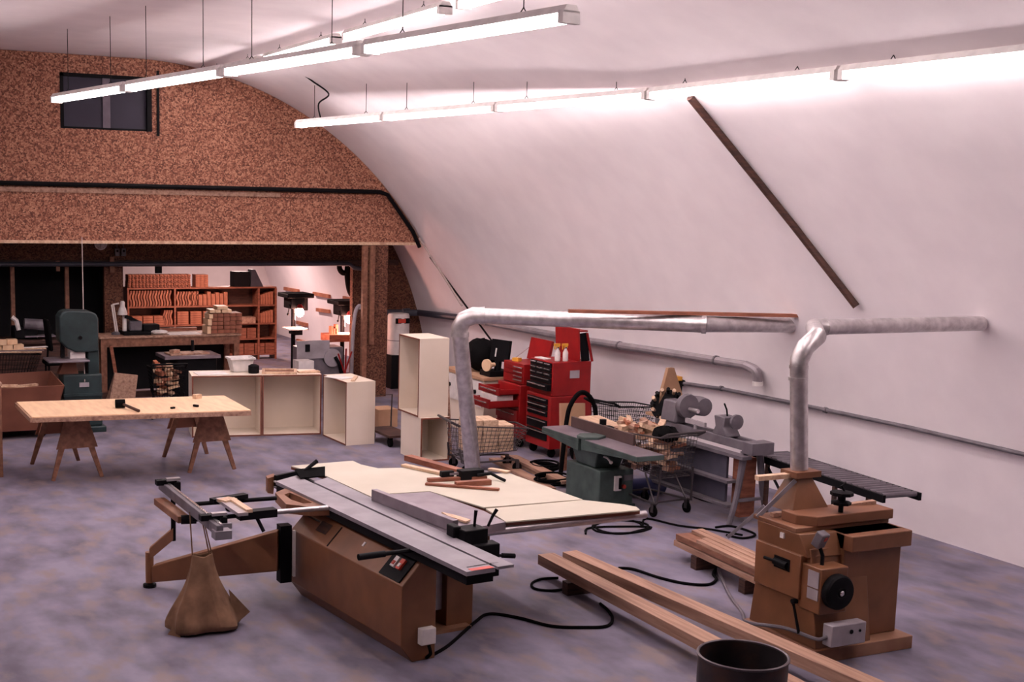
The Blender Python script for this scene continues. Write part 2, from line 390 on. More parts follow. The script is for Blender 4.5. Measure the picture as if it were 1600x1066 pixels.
part('tap', MB().cyl(cpts[0], cpts[0]+Vector((-.05, .12, .03)), .04).obox(cpts[0]+Vector((-.03, .04, -.08)), (.05, .05, .14)), 'black', t)
part('tap_handle', MB().obox(cpts[0]+Vector((-.06, .06, .06)), (.07, .13, .05)), 'yellow', t, label='yellow tap handle')
single('pipe', MB().tube([wallpt(1078, 152, .05), wallpt(1130, 216, .05), wallpt(1184, 283, .05), wallpt(1240, 353, .05), wallpt(1325, 462, .05), wallpt(1338, 479, .05)], .037, 8), 'dark_wood',
       'dark straight pipe slanting down across the white curved wall', 'pipe')
# long dust duct with a drop
ZR = 2.0; r1 = .092
A = G(717, 492, ZR); foot = G(741, 757); Bm = G(1100, 507, ZR); Bx = G(1238, 507.5, ZR)
t = thing('dust_duct', 'galvanised dust duct dropping behind the white saw table and running to the wall', 'duct', foot)
top = A+Vector((.02, 0, -.22)); d = (Bm-A).normalized()
part('drop_pipe', MB().tube([foot, top], r1, 20, r1=r1*.97), 'galv', t)
part('elbow', MB().tube([top, top+(A-top)*.35, A+d*.06+Vector((0, 0, -.05)), A+d*.17+Vector((0, 0, .0)), A+d*.26], r1*1.05, 20), 'galv', t)
part('run_pipe', MB().tube([A+d*.24, Bm], r1*.98, 20), 'galv', t)
part('run_pipe', MB().tube([Bm, Bx], r1*.93, 20), 'galv', t)
for q, dd in ((Bm, d), (A+d*.27, d), (top, Vector((0, 0, 1)))): part('clamp_band', MB().cyl(q-dd*.025, q+dd*.025, r1*1.1, seg=20), 'galv', t)
part('seam', MB().obox((foot+top)/2+Vector((-.03, -r1*.96, 0)), (.02, .008, (top-foot).length*.95), 0, 0, math.atan2((top-foot).x, (top-foot).z)), 'galv', t)
bq0, bq1 = G(888, 486, ZR+r1+.02), G(1306, 494.5, ZR+r1+.02)
bq1 = bq0+(bq1-bq0)*.93
single('board', MB().bar(bq0, bq1, .08, .035), 'red_wood', 'long thin board lying on top of the horizontal dust duct', 'board')
# ------------------------------------------------------------------ sliding panel saw
def on(px, py, z): return G(px, py, z)
sb = G(560, 980)
saw = thing('panel_saw', 'large brown sliding panel saw with long grey table and white outfeed sheets', 'saw', (sb.x+.3, sb.y, 0))
fA, fB = G(640, 1036), G(467, 930)            # ground line of the front
L = (fB-fA).normalized(); W = Vector((L.y, -L.x, 0))
def sp(w_, z, end):  # section point at the near (0) or far (1) end
    b = fA if end == 0 else fB
    return b+W*w_+Vector((0, 0, z))
sec = [(.02, 0), (-.075, .13), (-.075, .565), (.10, .745), (.21, .745), (.21, 0)]
part('cabinet', MB().prism([sp(a, b, 0) for a, b in sec], fB-fA), 'brown', saw, bevel=.006)
rb = MB()
for (w0, w1, l0, l1, z0, z1) in ((.62, .86, .50, 1.75, 0, .74), (.20, .62, .95, 1.75, 0, .70), (.66, .95, .42, .50, .45, .74)):
    o_ = fA+W*w0+L*l0; rb.hexa([o_+Vector((0, 0, z0)), o_+W*(w1-w0)+Vector((0, 0, z0)), o_+W*(w1-w0)+L*(l1-l0)+Vector((0, 0, z0)), o_+L*(l1-l0)+Vector((0, 0, z0)),
             o_+Vector((0, 0, z1)), o_+W*(w1-w0)+Vector((0, 0, z1)), o_+W*(w1-w0)+L*(l1-l0)+Vector((0, 0, z1)), o_+L*(l1-l0)+Vector((0, 0, z1))])
part('motor_housing', rb, 'brown', saw, bevel=.005)
def wl(w_, l_, z): return fA+W*w_+L*l_+Vector((0, 0, z))
def wbox(mb, w0, w1, l0, l1, z0, z1): return mb.hexa([wl(w0, l0, z0), wl(w1, l0, z0), wl(w1, l1, z0), wl(w0, l1, z0), wl(w0, l0, z1), wl(w1, l0, z1), wl(w1, l1, z1), wl(w0, l1, z1)])
part('base_plate', wbox(MB(), .05, .80, .42, 1.8, 0, .025), 'brown_dust', saw)
part('inner_panel', wbox(MB(), .49, .615, .56, .64, .14, .66), 'grey_light', saw, label='pale grey panel in the gap under the table')
part('junction_box', wbox(MB(), .06, .18, -.06, 0, .13, .25), 'white', saw, bevel=.006, label='white electric box on the near end')
# control panel lies on the sloped face
def slope(l_, k, off=.004):
    n = (W*(-.18)+Vector((0, 0, .175))).normalized()
    return wl(-.075+.175*k, l_, .565+.18*k)+n*off
def plate(l0, l1, k0, k1, th): 
    return MB().hexa([slope(l0, k0, 0), slope(l1, k0, 0), slope(l1, k1, 0), slope(l0, k1, 0), slope(l0, k0, th), slope(l1, k0, th), slope(l1, k1, th), slope(l0, k1, th)])
cp = part('control_panel', plate(.05, .34, .06, .86, .012), 'black', saw)
for l0, mm in ((.13, 'red_light'), (.21, 'white')):
    part('switch', plate(l0, l0+.05, .38, .72, .03), mm, cp)
    part('button', plate(l0+.01, l0+.04, .44, .56, .036), 'red_light' if mm == 'white' else 'white', cp)
part('door_seam', plate(1.16, 1.175, .05, .8, .003), 'black', saw)
part('emblem', plate(1.30, 1.47, .35, .72, .003), 'dark_wood', saw)
part('label_strip', plate(1.50, 1.76, .62, .68, .003), 'dark_wood', saw)
part('screw_cap', plate(.74, .765, .55, .70, .006), 'white', saw)
# sliding table: aluminium profile with a slot, and the strip beside it
TZ = .87
def slab(pts, z, th): return MB().prism([on(px, py, z) for px, py in pts], (0, 0, -th))
part('sliding_table', slab([(729, 894), (774, 887), (463, 743), (431, 752)], TZ, .03), 'alu_dull', saw)
part('profile_side', MB().prism([on(px, py, TZ-.031) for px, py in [(729.5, 895), (771, 889), (463, 745), (432, 754)]], (0, 0, -.085)), 'black', saw)
e0, e1 = on(729, 894, TZ-.05), on(431, 752, TZ-.05)
part('side_rail', MB().bar(e0-W*.012, e1-W*.012, .02, .012), 'alu', saw)
part('side_rail', MB().bar(e0-W*.012+Vector((0, 0, -.05)), e1-W*.012+Vector((0, 0, -.05)), .02, .012), 'grey', saw)
part('fixed_strip', slab([(778, 886), (803, 882), (696, 833), (578, 777), (512, 746), (490, 753)], TZ, .02), 'alu_dull', saw)
part('slot', MB().bar(on(776, 886.8, TZ-.016), on(470, 744.5, TZ-.016), .03, .016), 'black', saw)
part('end_mark', slab([(737, 892), (772, 887), (765, 884), (731, 889)], TZ+.002, .003), 'red_light', saw, label='faded red strip at the near end of the table')
part('end_cap', MB().bar(on(729, 897, TZ-.045), on(778, 889, TZ-.045), .02, .09), 'black', saw)
# wooden grip plate at the far end, with an opening
gp = [(430, 770), (449, 762), (494, 782), (517, 791), (484, 792), (447, 788)]
hole = [(452, 768), (466, 764), (500, 783), (462, 777)]
gm_ = MB(); zt = TZ-.02
ou = [on(*q, zt) for q in gp]; ho = [on(444, 773, zt), on(453, 770, zt), on(470, 777, zt), on(488, 786, zt), on(474, 787, zt), on(455, 781, zt)]
for k in range(6):
    a, b_, c_, d_ = ou[k], ou[(k+1) % 6], ho[(k+1) % 6], ho[k]; dn = Vector((0, 0, -.075))
    gm_.hexa([a+dn, b_+dn, c_+dn, d_+dn, a, b_, c_, d_])
part('grip_plate', gm_, 'brown_dust', saw)
ec = on(430, 753, TZ-.06)
part('end_handle', MB().prism([ec+Vector((-.06, .02, -.10)), ec+Vector((0, .05, -.12)), ec+Vector((.02, .05, .04)), ec+Vector((-.06, .02, .03))], (.015, .10, 0)), 'brown_dust', saw)
part('table_end', MB().bar(on(430, 752, TZ-.06), on(468, 744, TZ-.06), .03, .10), 'black', saw)
# cast table, rip fence, outfeed sheets
part('cast_table', slab([(608, 772), (671, 768), (757, 799), (790, 816), (745, 824), (697, 833), (579, 777)], TZ-.001, .06), 'cast', saw)
f0, f1 = on(580, 782, TZ), on(707, 832.5, TZ); fd = (f1-f0).normalized(); fw = Vector((-fd.y, fd.x, 0))
part('rip_fence', MB().hexa([f0, f1, f1+fw*.05, f0+fw*.05, f0+Vector((0, 0, .09)), f1+Vector((0, 0, .09)), f1+fw*.05+Vector((0, 0, .09)), f0+fw*.05+Vector((0, 0, .09))]), 'cast', saw, bevel=.004)
rear = [(455, 728), (551, 720), (564, 726), (591, 732), (630, 731), (700, 737), (760, 742), (794, 739), (910, 780.5), (757, 793), (671, 767.5), (608, 771.5), (580, 776), (512, 745)]
frnt = [(911, 781.5), (940, 784.5), (973, 788), (994, 792), (1000, 797), (791, 815.5), (759, 795)]
for pl in (rear, frnt):
    sh = part('extension_table', slab(pl, TZ+.004, .010), 'laminate', saw)
    part('edge_band', slab(pl, TZ-.0065, .034), 'band', sh)
part('under_frame', MB().bar(on(700, 745, TZ-.08), on(880, 790, TZ-.08), .05, .07).bar(on(640, 752, TZ-.08), on(520, 740, TZ-.08), .05, .07), 'black', saw)
for q in (on(640, 748, TZ-.05), on(560, 738, TZ-.05)):
    part('leg', MB().box(q.x-.02, q.x+.02, q.y-.02, q.y+.02, 0, q.z), 'black', saw)
r0_, r1_ = on(752, 832, .80), on(1008, 804, .80)
part('guide_tube', MB().cyl(r0_, r1_, .033, seg=16), 'alu', saw)
for q in (r0_+(r1_-r0_)*.25, r0_+(r1_-r0_)*.8): part('tube_bracket', MB().box(q.x-.03, q.x+.03, q.y-.01, q.y+.10, q.z-.02, q.z+.05), 'black', saw)
cc = on(735, 838, TZ)
ca = part('fence_carriage', MB().obox(cc+Vector((0, 0, .0)), (.20, .16, .13), math.radians(8)).obox(cc+Vector((.06, -.06, -.16)), (.24, .12, .24)).obox(cc+Vector((-.11, .05, .03)), (.06, .12, .10)), 'black', saw, bevel=.008)
for dx, dy, tx in ((.04, .02, .01), (.14, .0, .07)):
    b_ = cc+Vector((dx, dy, .06)); part('clamp_lever', MB().tube([b_, b_+Vector((tx*.5, 0, .07)), b_+Vector((tx, 0, .12))], [.010, .011, .014], 8), 'black', ca)
k0, k1, k2 = PY(765, 851, 8.3), PY(778, 868, 8.3), PY(804, 869, 8.3)
part('crank', MB().tube([k0+Vector((-.08, .1, .02)), k0, k1, k1+(k2-k1)*.3], .012, 8).cyl(k1+(k2-k1)*.25, k2, .019), 'black', saw)
lv0, lv1 = on(650, 859, .83), on(560, 871, .83)
part('end_lever', MB().tube([lv0+W*.05, lv0, lv1], .017, 8).cyl(lv0+(lv1-lv0)*.55, lv1, .023), 'black', saw)
# outrigger: hinge, arm, post, swing arm, cross-cut frame
hx = G(447, 905)
hp = PY(443, 858, 9.68)
part('hinge_block', MB().box(hp.x-.045, hp.x+.05, 9.62, 9.72, .17, .64), 'black', saw)
part('hinge_post', MB().box(hp.x+.055, hp.x+.075, 9.60, 9.63, .22, .60), 'white', saw, label='pale strip beside the hinge')
h1, h2 = Vector((hp.x-.04, 9.67, .605)), Vector((hp.x-.04, 9.67, .27))
t1, t2 = PY(240, 883, 10.42), PY(241, 908, 10.42)
am = MB(); th = Vector((.03, .045, 0))
am.hexa([h2-th, t2-th, t2+th, h2+th, h1-th, t1-th, t1+th, h1+th])
part('outrigger_arm', am, 'brown', saw, bevel=.008)
ft = G(234, 917)
part('outrigger_post', MB().cyl(ft+Vector((0, 0, .04)), ft+Vector((0, 0, .30)), .035), 'brown', saw)
part('foot_pad', MB().lathe([(.055, 0), (.055, .025), (.02, .03), (.02, .06)], ft), 'black', saw)
u0, u1 = ft+Vector((.0, 0, .235)), PY(271, 843, 10.15)
sw = MB(); tv = Vector((.01, .03, 0)); hv = Vector((0, 0, .10))
sw.hexa([u0-tv, u1-tv, u1+tv, u0+tv, u0-tv+hv, u1-tv+hv, u1+tv+hv, u0+tv+hv])
part('swing_arm', sw, 'brown', saw, bevel=.005)
u2 = PY(271, 806, 10.15)
part('swing_post', MB().cyl(u1+Vector((0, 0, -.01)), Vector((u1.x, u1.y, .83)), .02), 'black', saw)
wa, wb = on(249, 783, .84), on(287, 812, .84)
part('support_bar', MB().bar(wa, wb, .09, .055), 'brown_dust', saw, bevel=.006)
part('support_end', MB().cyl(wb+Vector((-.02, 0, 0)), wb+Vector((.09, -.02, 0)), .035), 'black', saw)
for a_, b_ in (((296, 788.5), (432, 778.5)), ((300, 812.5), (485, 796)), ):
    part('cross_rod', MB().cyl(on(*a_, .86), on(*b_, .86), .017), 'black', saw)
part('cross_rod', MB().cyl(on(430, 800.5, .862), on(512, 793.5, .862), .020), 'alu', saw, label='bright end of the near rod')
g0, g1 = on(252, 757, .93), on(344, 830, .93)
fn = part('crosscut_fence', MB().bar(g0, g1, .05, .075), 'grey', saw, bevel=.004)
part('fence_track', MB().bar(g0+Vector((.012, 0, .042)), g1+Vector((.012, 0, .042)), .018, .012), 'chrome', fn)
for k_, s_ in ((.09, 1), (.86, 1)):
    q = g0+(g1-g0)*k_
    st = part('flip_stop', MB().obox(q+Vector((.0, 0, .05)), (.16, .07, .04)).obox(q+Vector((.08, -.03, .0)), (.05, .06, .10)), 'black', saw)
    part('stop_block', MB().obox(q+Vector((.05, -.03, .075)), (.11, .05, .02)), 'alu', st)
q = g1
part('fence_clamp', MB().obox(q+Vector((.02, .03, -.03)), (.12, .10, .06)).obox(q+Vector((.05, .16, -.01)), (.16, .03, .04)), 'alu_dull', saw)
c1_, c2_ = on(331, 783, .90), on(384, 774.5, .90); c3_, c4_ = on(372, 806, .89), on(430, 800, .89)
part('carriage_bar', MB().bar(c1_, c2_, .07, .035), 'black', saw); part('carriage_bar', MB().bar(c3_, c4_, .09, .06), 'black', saw)
part('carriage_link', MB().bar(on(345, 780, .915), on(380, 804, .915), .08, .025), 'alu', saw)
part('carriage_wood', MB().bar(on(361, 780, .93), on(390, 799, .93), .05, .025).bar(on(348, 780, .93), on(362, 783, .93), .12, .02), 'pale_wood', saw, label='pale wooden strip')
part('carriage_lever', MB().cyl(c3_+(c4_-c3_)*.45, c3_+(c4_-c3_)*.6+Vector((.01, -.05, -.13)), .014), 'black', saw)
part('carriage_knob', MB().cyl(on(358, 794, .87), on(358, 794, .80), .03), 'black', saw)
# things lying on the saw
dq = on(482, 744, TZ)
t = thing('dustpan', 'black dustpan with upright handle on the far end of the saw table', 'dustpan', (dq.x, dq.y, TZ+.004), math.radians(10))
part('pan', MB().faces([(-.13, -.09, 0), (.10, -.11, .0), (.17, .05, .02), (-.08, .08, .02), (-.13, -.09, .010), (.10, -.11, .010), (.19, .04, .055), (-.08, .10, .045)], [(3, 2, 1, 0), (0, 1, 5, 4), (1, 2, 6, 5), (2, 3, 7, 6), (3, 0, 4, 7), (4, 5, 6, 7)]), 'black_soft', t, False)
part('handle', MB().tube([(-.02, .05, .03), (.05, .06, .065), (.12, .06, .105)], [.014, .016, .02], 8), 'black', t, False)
WS = [((637, 715), (735, 742), .085, .05, 'red_wood', 'thick reddish board lying across the white saw table'), ((630, 727), (700, 742), .06, .025, 'pale_wood', 'pale strip under the thick reddish board on the white saw table'),
      ((668, 750), (760, 746), .05, .03, 'red_wood', 'short reddish stick behind the split piece on the white saw table'), ((665, 756), (780, 765), .045, .02, 'red_wood', 'nearest thin reddish strip on the white saw table'),
      ((712, 757), (766, 753), .06, .045, 'red_wood', 'short thick reddish offcut on the white saw table'), ((765, 733), (795, 738), .06, .02, 'pale_wood', 'pale offcut behind the black clamp on the white saw table')]
for a_, b_, wd, ht, mm, lb in WS:
    zz = TZ+.006+ht/2; single('offcut', MB().bar(on(*a_, zz), on(*b_, zz), wd, ht), mm, lb, 'offcut', 'offcuts on the white saw table', bevel=.003)
q0, q1 = on(690, 741, TZ+.06), on(762, 738, TZ+.06)
t = thing('bar_clamp', 'black clamp with steel bar and bent handle on the white saw table', 'clamp', (q1.x-.2, q1.y, TZ+.006))
part('bar', MB().bar(q0, q1, .03, .02), 'alu_dull', t)
part('jaw', MB().obox(q0+(q1-q0)*.62+Vector((0, 0, -.01)), (.22, .10, .085)).obox(q0+Vector((.05, 0, 0)), (.12, .05, .05)), 'black', t, bevel=.006)
part('handle', MB().tube([q1+Vector((-.12, -.04, -.01)), q1+Vector((.0, -.06, .0)), q1+Vector((.05, -.12, -.03)), q1+Vector((.06, -.2, -.036))], .014, 8), 'black', t)
single('offcut', MB().prism([on(690, 803, TZ+.005), on(712, 808, TZ+.005), on(735, 815, TZ+.005), on(728, 818, TZ+.005), on(700, 809, TZ+.005)], (0, 0, .015)), 'pale_wood', 'small pale wedge on the grey table beside the rip fence', 'offcut', 'offcuts on the white saw table')
# canvas bag hanging from the cross-cut fence
bz = G(320, 975); bg = thing('sack', 'brown canvas sack hanging by cords from the cross-cut fence of the saw', 'sack', (2.58, 9.25, 0))
prof = [(0.0, .285, .20, 0, .0), (.05, .285, .21, .01, .0), (.12, .26, .19, .0, 0), (.2, .215, .16, -.01, 0), (.3, .155, .12, -.01, 0), (.4, .118, .09, -.01, 0), (.5, .09, .06, -.01, 0), (.575, .078, .045, -.012, 0)]
bm_ = MB(); rings = []; N = 28
for i, (z, rx, ry, ox, oy) in enumerate(prof):
    ring = []
    for j in range(N):
        a = 2*math.pi*j/N; fold = 1+(.10 if i < 5 else .05)*math.sin(a*5+1.3*i*.3)+.05*math.sin(a*9+.7); zz = z
        if i == 0: zz = 0.0
        if i == 1: zz += .03*math.sin(a*3)
        if i == 7: zz += .02*abs(math.cos(a))
        ring.append(bm_.bm.verts.new((2.575+ox+rx*fold*math.cos(a), 9.25+oy+ry*fold*math.sin(a), zz)))
    rings.append(ring)
for i in range(len(rings)-1):
    for j in range(N): bm_.bm.faces.new([rings[i][j], rings[i][(j+1) % N], rings[i+1][(j+1) % N], rings[i+1][j]])
bm_.bm.faces.new(rings[0][::-1])
o = part('bag', bm_, 'canvas', bg)
m_ = o.modifiers.new('thick', 'SOLIDIFY'); m_.thickness = .006
m_ = o.modifiers.new('smooth', 'SUBSURF'); m_.levels = 1; m_.render_levels = 1
for px, tp in ((-.075, -.06), (.055, .02), (.075, .03)):
    part('cord', MB().tube([(2.565+px, 9.25, .57), (2.53+tp, 9.25, .915)], .0055, 5), 'canvas', bg)
part('corner', MB().faces([(2.29, 9.22, 0), (2.36, 9.12, 0), (2.42, 9.2, .22), (2.33, 9.28, 0), (2.27, 9.2, .05)], [(0, 1, 2), (1, 3, 2), (3, 0, 2), (0, 3, 1)]), 'canvas', bg)
part('corner', MB().faces([(2.80, 9.2, .02), (2.93, 9.22, .10), (2.76, 9.22, .30), (2.86, 9.30, .0)], [(0, 1, 2), (1, 3, 2), (3, 0, 2), (0, 3, 1)]), 'canvas', bg)
# ------------------------------------------------------------------ cables and hoses on the floor
def cable(pts, r, lab, z=None, m='black_soft', name='power_cable', cat='cable', n=8, pre=()):
    P = list(pre)+[Vector((*G(px, py).xy, r)) for px, py in pts]
    return single(name, MB().tube(smooth_path(P, n), r, 7), m, lab, cat)
jb = wl(.12, -.06, .13)
cable([(668, 1030), (700, 1012), (742, 975), (765, 962), (810, 968), (862, 981), (915, 983), (948, 981), (957, 970), (950, 957), (938, 946)], .013, 'black power cable from the white box of the panel saw curling to the floor', pre=(jb, wl(.13, -.07, .07)))
cable([(895, 921), (862, 925), (836, 922), (831, 914), (845, 907), (872, 905)], .011, 'small black cable loop beside the long planks')
cable([(966, 890), (990, 892), (1030, 905), (1070, 914), (1105, 916), (1119, 908), (1114, 899), (1121, 889)], .013, 'black cable on the floor between the long planks and the lumber stack')
ck = [(915, 836), (925, 826)]
for k in range(26):
    a = k*.5; rr = 1+.04*math.sin(k*1.7); ck.append((968+44*math.cos(a)*rr*(1 if k < 14 else .85), 825+10.5*math.sin(a)*rr))
ck += [(1010, 812), (1060, 823), (1110, 829), (1160, 838)]
cable(ck, .011, 'black hose coiled on the floor in front of the green jointer', name='hose', cat='hose', n=4)
cable([(1060, 765), (1090, 780), (1120, 788), (1145, 789)], .012, 'black cable on the floor under the lathe')
cable([(1118, 826), (1140, 824), (1165, 830), (1180, 838), (1160, 843), (1135, 838)], .012, 'black cable curled beside the near foot of the lathe')
# ------------------------------------------------------------------ planks, lumber and barrel in the foreground
def plank(a, b, wd, th, z, label, group, m='plank_wood'):
    a = Vector(a); b = Vector(b); a.z = b.z = z+th/2
    return single('plank', MB().bar(a, b, wd, th), m, label, 'plank', group, bevel=.004)
def gl(px, py, z): return G(px, py, z)
PG = 'long planks on the floor in the foreground'
a = gl(853, 865, .20); b = gl(1128, 1008, .20); d = (b-a).normalized(); pw = Vector((-d.y, d.x, 0))
plank(a, a+d*4.6, .16, .09, .11, 'long plank lying on bearers, the one nearer the panel saw', PG)
a2 = gl(890, 861, .20); b2 = gl(1240, 1012, .20); d2 = (b2-a2).normalized()
plank(a2, a2+d2*4.9, .15, .09, .11, 'long plank lying on bearers, the one nearer the brown shaper', PG)
for k, lb in ((.55, 'far wooden bearer block under the two long planks'), (3.6, 'near wooden bearer block under the two long planks')):
    q = (a+d*k+a2+d2*k)/2; single('bearer', MB().obox((q.x, q.y, .0545), (.52, .09, .109), math.atan2(d.y, d.x)-math.pi/2), 'dark_wood', lb, 'wood block', 'bearers under the long planks')
LGp = 'boards of the lumber stack left of the brown shaper'
A0, B0 = gl(1078, 829, .26), gl(1187, 878, .26); ld = (B0-A0).normalized(); lp = Vector((-ld.y, ld.x, 0)).normalized()
lay = [(.30, .055, .0, .185, 'brown_wood', 'middle wide board of the lumber stack'), (.30, .055, -.03, .12, 'plank_wood', 'lower wide board of the lumber stack, sticking out furthest')]
for wd, th, off, z, mm, lb in lay:
    s_ = A0+ld*off; plank(s_, s_+ld*1.35, wd, th, z, lb, LGp, mm)
for k, (o_, l0) in enumerate(((-.105, 0.0), (-.035, .02), (.045, .30), (.115, .34))):
    s_ = A0-lp*o_+ld*l0; plank(s_, s_+ld*(1.33-l0), .062, .03, .24, ['first narrow strip on top of the lumber stack, furthest from the wall', 'second narrow strip on top of the lumber stack, counted from the aisle', 'third narrow strip on top of the lumber stack, set back from its end', 'fourth narrow strip on top of the lumber stack, nearest the wall'][k], LGp)
for k, lb in ((.35, 'far bearer block under the lumber stack'), (1.1, 'near bearer block under the lumber stack')):
    q = A0+ld*k; single('bearer', MB().obox((q.x, q.y, .06), (.34, .09, .12), math.atan2(ld.y, ld.x)-math.pi/2), 'dark_wood', lb, 'wood block', 'bearers under the lumber stack')
bt = G(1161, 1023, .85)
t = thing('barrel', 'open black steel barrel beside the near ends of the planks', 'barrel', (bt.x, bt.y, 0))
rr = .24
part('drum', MB().lathe([(rr-.01, .0), (rr, .012), (rr, .27), (rr+.012, .285), (rr, .30), (rr, .56), (rr+.012, .575), (rr, .59), (rr, .845), (rr-.006, .845), (rr-.006, .03), (.0001, .03)], (0, 0, 0), 40), mat('barrel_steel', (.05, .04, .045), .5, .4, (.02, .016, .018), 5, c3=(.08, .04, .03), scale3=4), t, False)
part('rim', MB().tube([(rr*math.cos(q*math.pi/20), rr*math.sin(q*math.pi/20), .846) for q in range(41)], .009, 6), mat('barrel_rim', (.09, .07, .08), .4, .4), t, False)
# ------------------------------------------------------------------ brown shaper with dust hood
nc = G(1274, 1036); fx = nc.x-.005; fy = nc.y
sh = thing('spindle_shaper', 'brown spindle shaper with dust hood and black hand wheel by the right wall', 'machine', (fx+.4, fy+.4, 0))
X0, X1, Y0, Y1 = fx, fx+.88, fy, fy+.74
part('plinth', MB().box(X0-.03, X1+.03, Y0-.03, Y1+.03, 0, .10), 'brown_dust', sh, bevel=.006)
part('column', MB().prism([(X0, Y0, .10), (X0, Y1, .10), (X0+.03, Y1-.06, .80), (X0+.03, Y0+.15, .80)], (.52, 0, 0)), 'brown', sh, bevel=.006)
part('side_box', MB().box(X0-.03, X0+.05, Y0+.18, Y1-.06, .42, .75), 'brown', sh, bevel=.006)
part('window_recess', MB().box(X0-.034, X0-.02, Y0+.29, Y0+.46, .60, .69), 'black', sh)
part('height_handle', MB().cyl((X0-.04, Y0+.44, .645), (X0-.06, Y0+.54, .65), .012).cyl((X0-.035, Y0+.31, .64), (X0-.035, Y0+.45, .645), .028), 'black', sh)
part('neck', MB().hexa([(X0+.0, Y0+.14, .74), (X0+.62, Y0+.10, .74), (X0+.62, Y1, .74), (X0, Y1-.05, .74), (X0-.02, Y0+.22, .90), (X0+.66, Y0+.16, .90), (X0+.66, Y1, .90), (X0-.02, Y1-.05, .90)]), 'brown', sh, bevel=.006)
part('maker_plate', MB().box(X0-.028, X0-.008, Y0+.38, Y0+.42, .83, .87), 'white', sh)
part('table', MB().box(X0-.02, X1, Y0+.26, Y1+.0, .90, .935), 'brown_dust', sh, bevel=.006)
part('table_fence', MB().prism([(X0+.16, Y0+.24, .935), (X0+.06, Y0+.36, .935), (X0+.06, Y0+.52, .935), (X1+.02, Y0+.52, .935), (X1+.02, Y0+.24, .935)], (0, 0, .075)), 'brown_dust', sh, bevel=.006)
part('fence_strip', MB().bar((X0+.04, Y0+.60, .955), (X1, Y0+.42, 1.025), .05, .03), 'plank_wood', sh)
hc = PY(1247, 760, fy+.62)
hx, hy = hc.x, fy+.62
hb = MB().hexa([(hx-.18, hy-.16, .99), (hx+.18, hy-.16, .99), (hx+.18, hy+.12, .99), (hx-.18, hy+.12, .99), (hx-.06, hy-.06, 1.24), (hx+.07, hy-.06, 1.24), (hx+.07, hy+.06, 1.24), (hx-.06, hy+.06, 1.24)])
hood = part('dust_hood', hb, 'brown', sh, bevel=.005)
part('hood_cap', MB().box(hx-.11, hx+.13, hy-.10, hy+.08, 1.235, 1.28), 'brown_dust', hood)
part('hood_board', MB().bar((hx-.36, hy+.05, 1.23), (hx-.02, hy-.01, 1.245), .06, .035), 'pale_wood', hood, label='pale wooden arm sticking out of the hood')
part('hood_strut', MB().bar((X0-.02, Y1-.05, .92), (hx-.10, hy-.08, 1.22), .02, .03).bar((X0-.12, Y1+.16, .72), (X0+.05, Y1-.04, 1.0), .025, .025), 'alu_dull', sh)
hw = Vector(PY(1314, 792, fy+.30)); hw.z = max(hw.z, 1.10)
part('hand_wheel', MB().lathe([(.07, -.05), (.075, -.03), (.03, -.02), (.03, .01), (.085, .02), (.085, .045), (.02, .05)], hw+Vector((0, 0, .02)), 8).tube([hw+Vector((.03, 0, .06)), hw+Vector((-.01, 0, .11)), hw+Vector((.03, 0, .13))], .008, 6), 'black', sh)
part('wheel_shaft', MB().cyl(hw+Vector((0, 0, -.14)), hw, .018), 'black', sh)
part('motor_box', MB().box(X0-.01, X0+.24, Y0-.02, Y0+.22, .36, .70), 'brown', sh, bevel=.008)
for z0_, z1_ in ((.55, .67), (.46, .54)): part('data_plate', MB().box(X0-.017, X0-.009, Y0+.0, Y0+.11, z0_, z1_), 'grey_light', sh)
pc = (X0+.125, Y0-.02, .53)
pu = part('pulley_cover', MB().lathe([(.128, 0), (.128, -.05), (.116, -.065), (.04, -.07), (.03, -.06), (.0005, -.06)], pc, 32, 'Y'), 'black', sh)
part('hub', MB().lathe([(.02, -.06), (.02, -.075), (.014, -.08)], pc, 16, 'Y'), 'chrome', pu)
part('lock_lever', MB().tube([(X0-.045, Y0+.22, .40), (X0-.03, Y0+.22, .36), (X0-.04, Y0+.14, .18)], [.013, .010, .012], 8).cyl((X0+.02, Y0+.22, .40), (X0-.05, Y0+.22, .40), .02), 'black', sh)
sbx = part('switch_box', MB().obox((X0+.07, Y0+.10, .885), (.085, .07, .12), .2, math.radians(25)), 'grey', sh, bevel=.01)
part('stop_button', MB().obox((X0+.08, Y0+.062, .895), (.03, .015, .03), .2, math.radians(25)), 'red_light', sbx)
part('switch_stem', MB().tube([(X0+.07, Y0+.11, .84), (X0+.08, Y0+.08, .77), (X0+.08, Y0+.08, .70)], .014, 8), 'black', sh)
part('terminal_box', MB().box(X0+.02, X0+.34, Y0-.13, Y0-.035, .15, .31), 'grey_light', sh, bevel=.008, label='light grey electric box')
part('terminal_hole', MB().cyl((X0+.20, Y0-.135, .25), (X0+.20, Y0-.125, .25), .016).cyl((X0+.28, Y0-.135, .25), (X0+.28, Y0-.125, .25), .010), 'black', sh)
part('rear_casting', MB().box(X0+.30, X1-.02, Y0+.10, Y1-.04, .10, .90), 'brown', sh, bevel=.008)
part('front_shelf', MB().box(X0+.30, X1, Y0+.02, Y0+.28, .78, .90), 'brown_dust', sh, bevel=.008)
P = [G(1121, 889, .012), G(1140, 930, .012), G(1160, 958, .012), Vector((X0-.06, Y1-.06, .10)), Vector((X0-.03, Y0+.3, .17)), Vector((X0-.03, Y0-.01, .19)), Vector((X0-.005, Y0-.06, .20)), Vector((X0+.03, Y0-.08, .22))]
single('power_cable', MB().tube(smooth_path(P, 8), .014, 7), 'grey', 'grey power cable wrapped round the base of the brown shaper', 'cable')
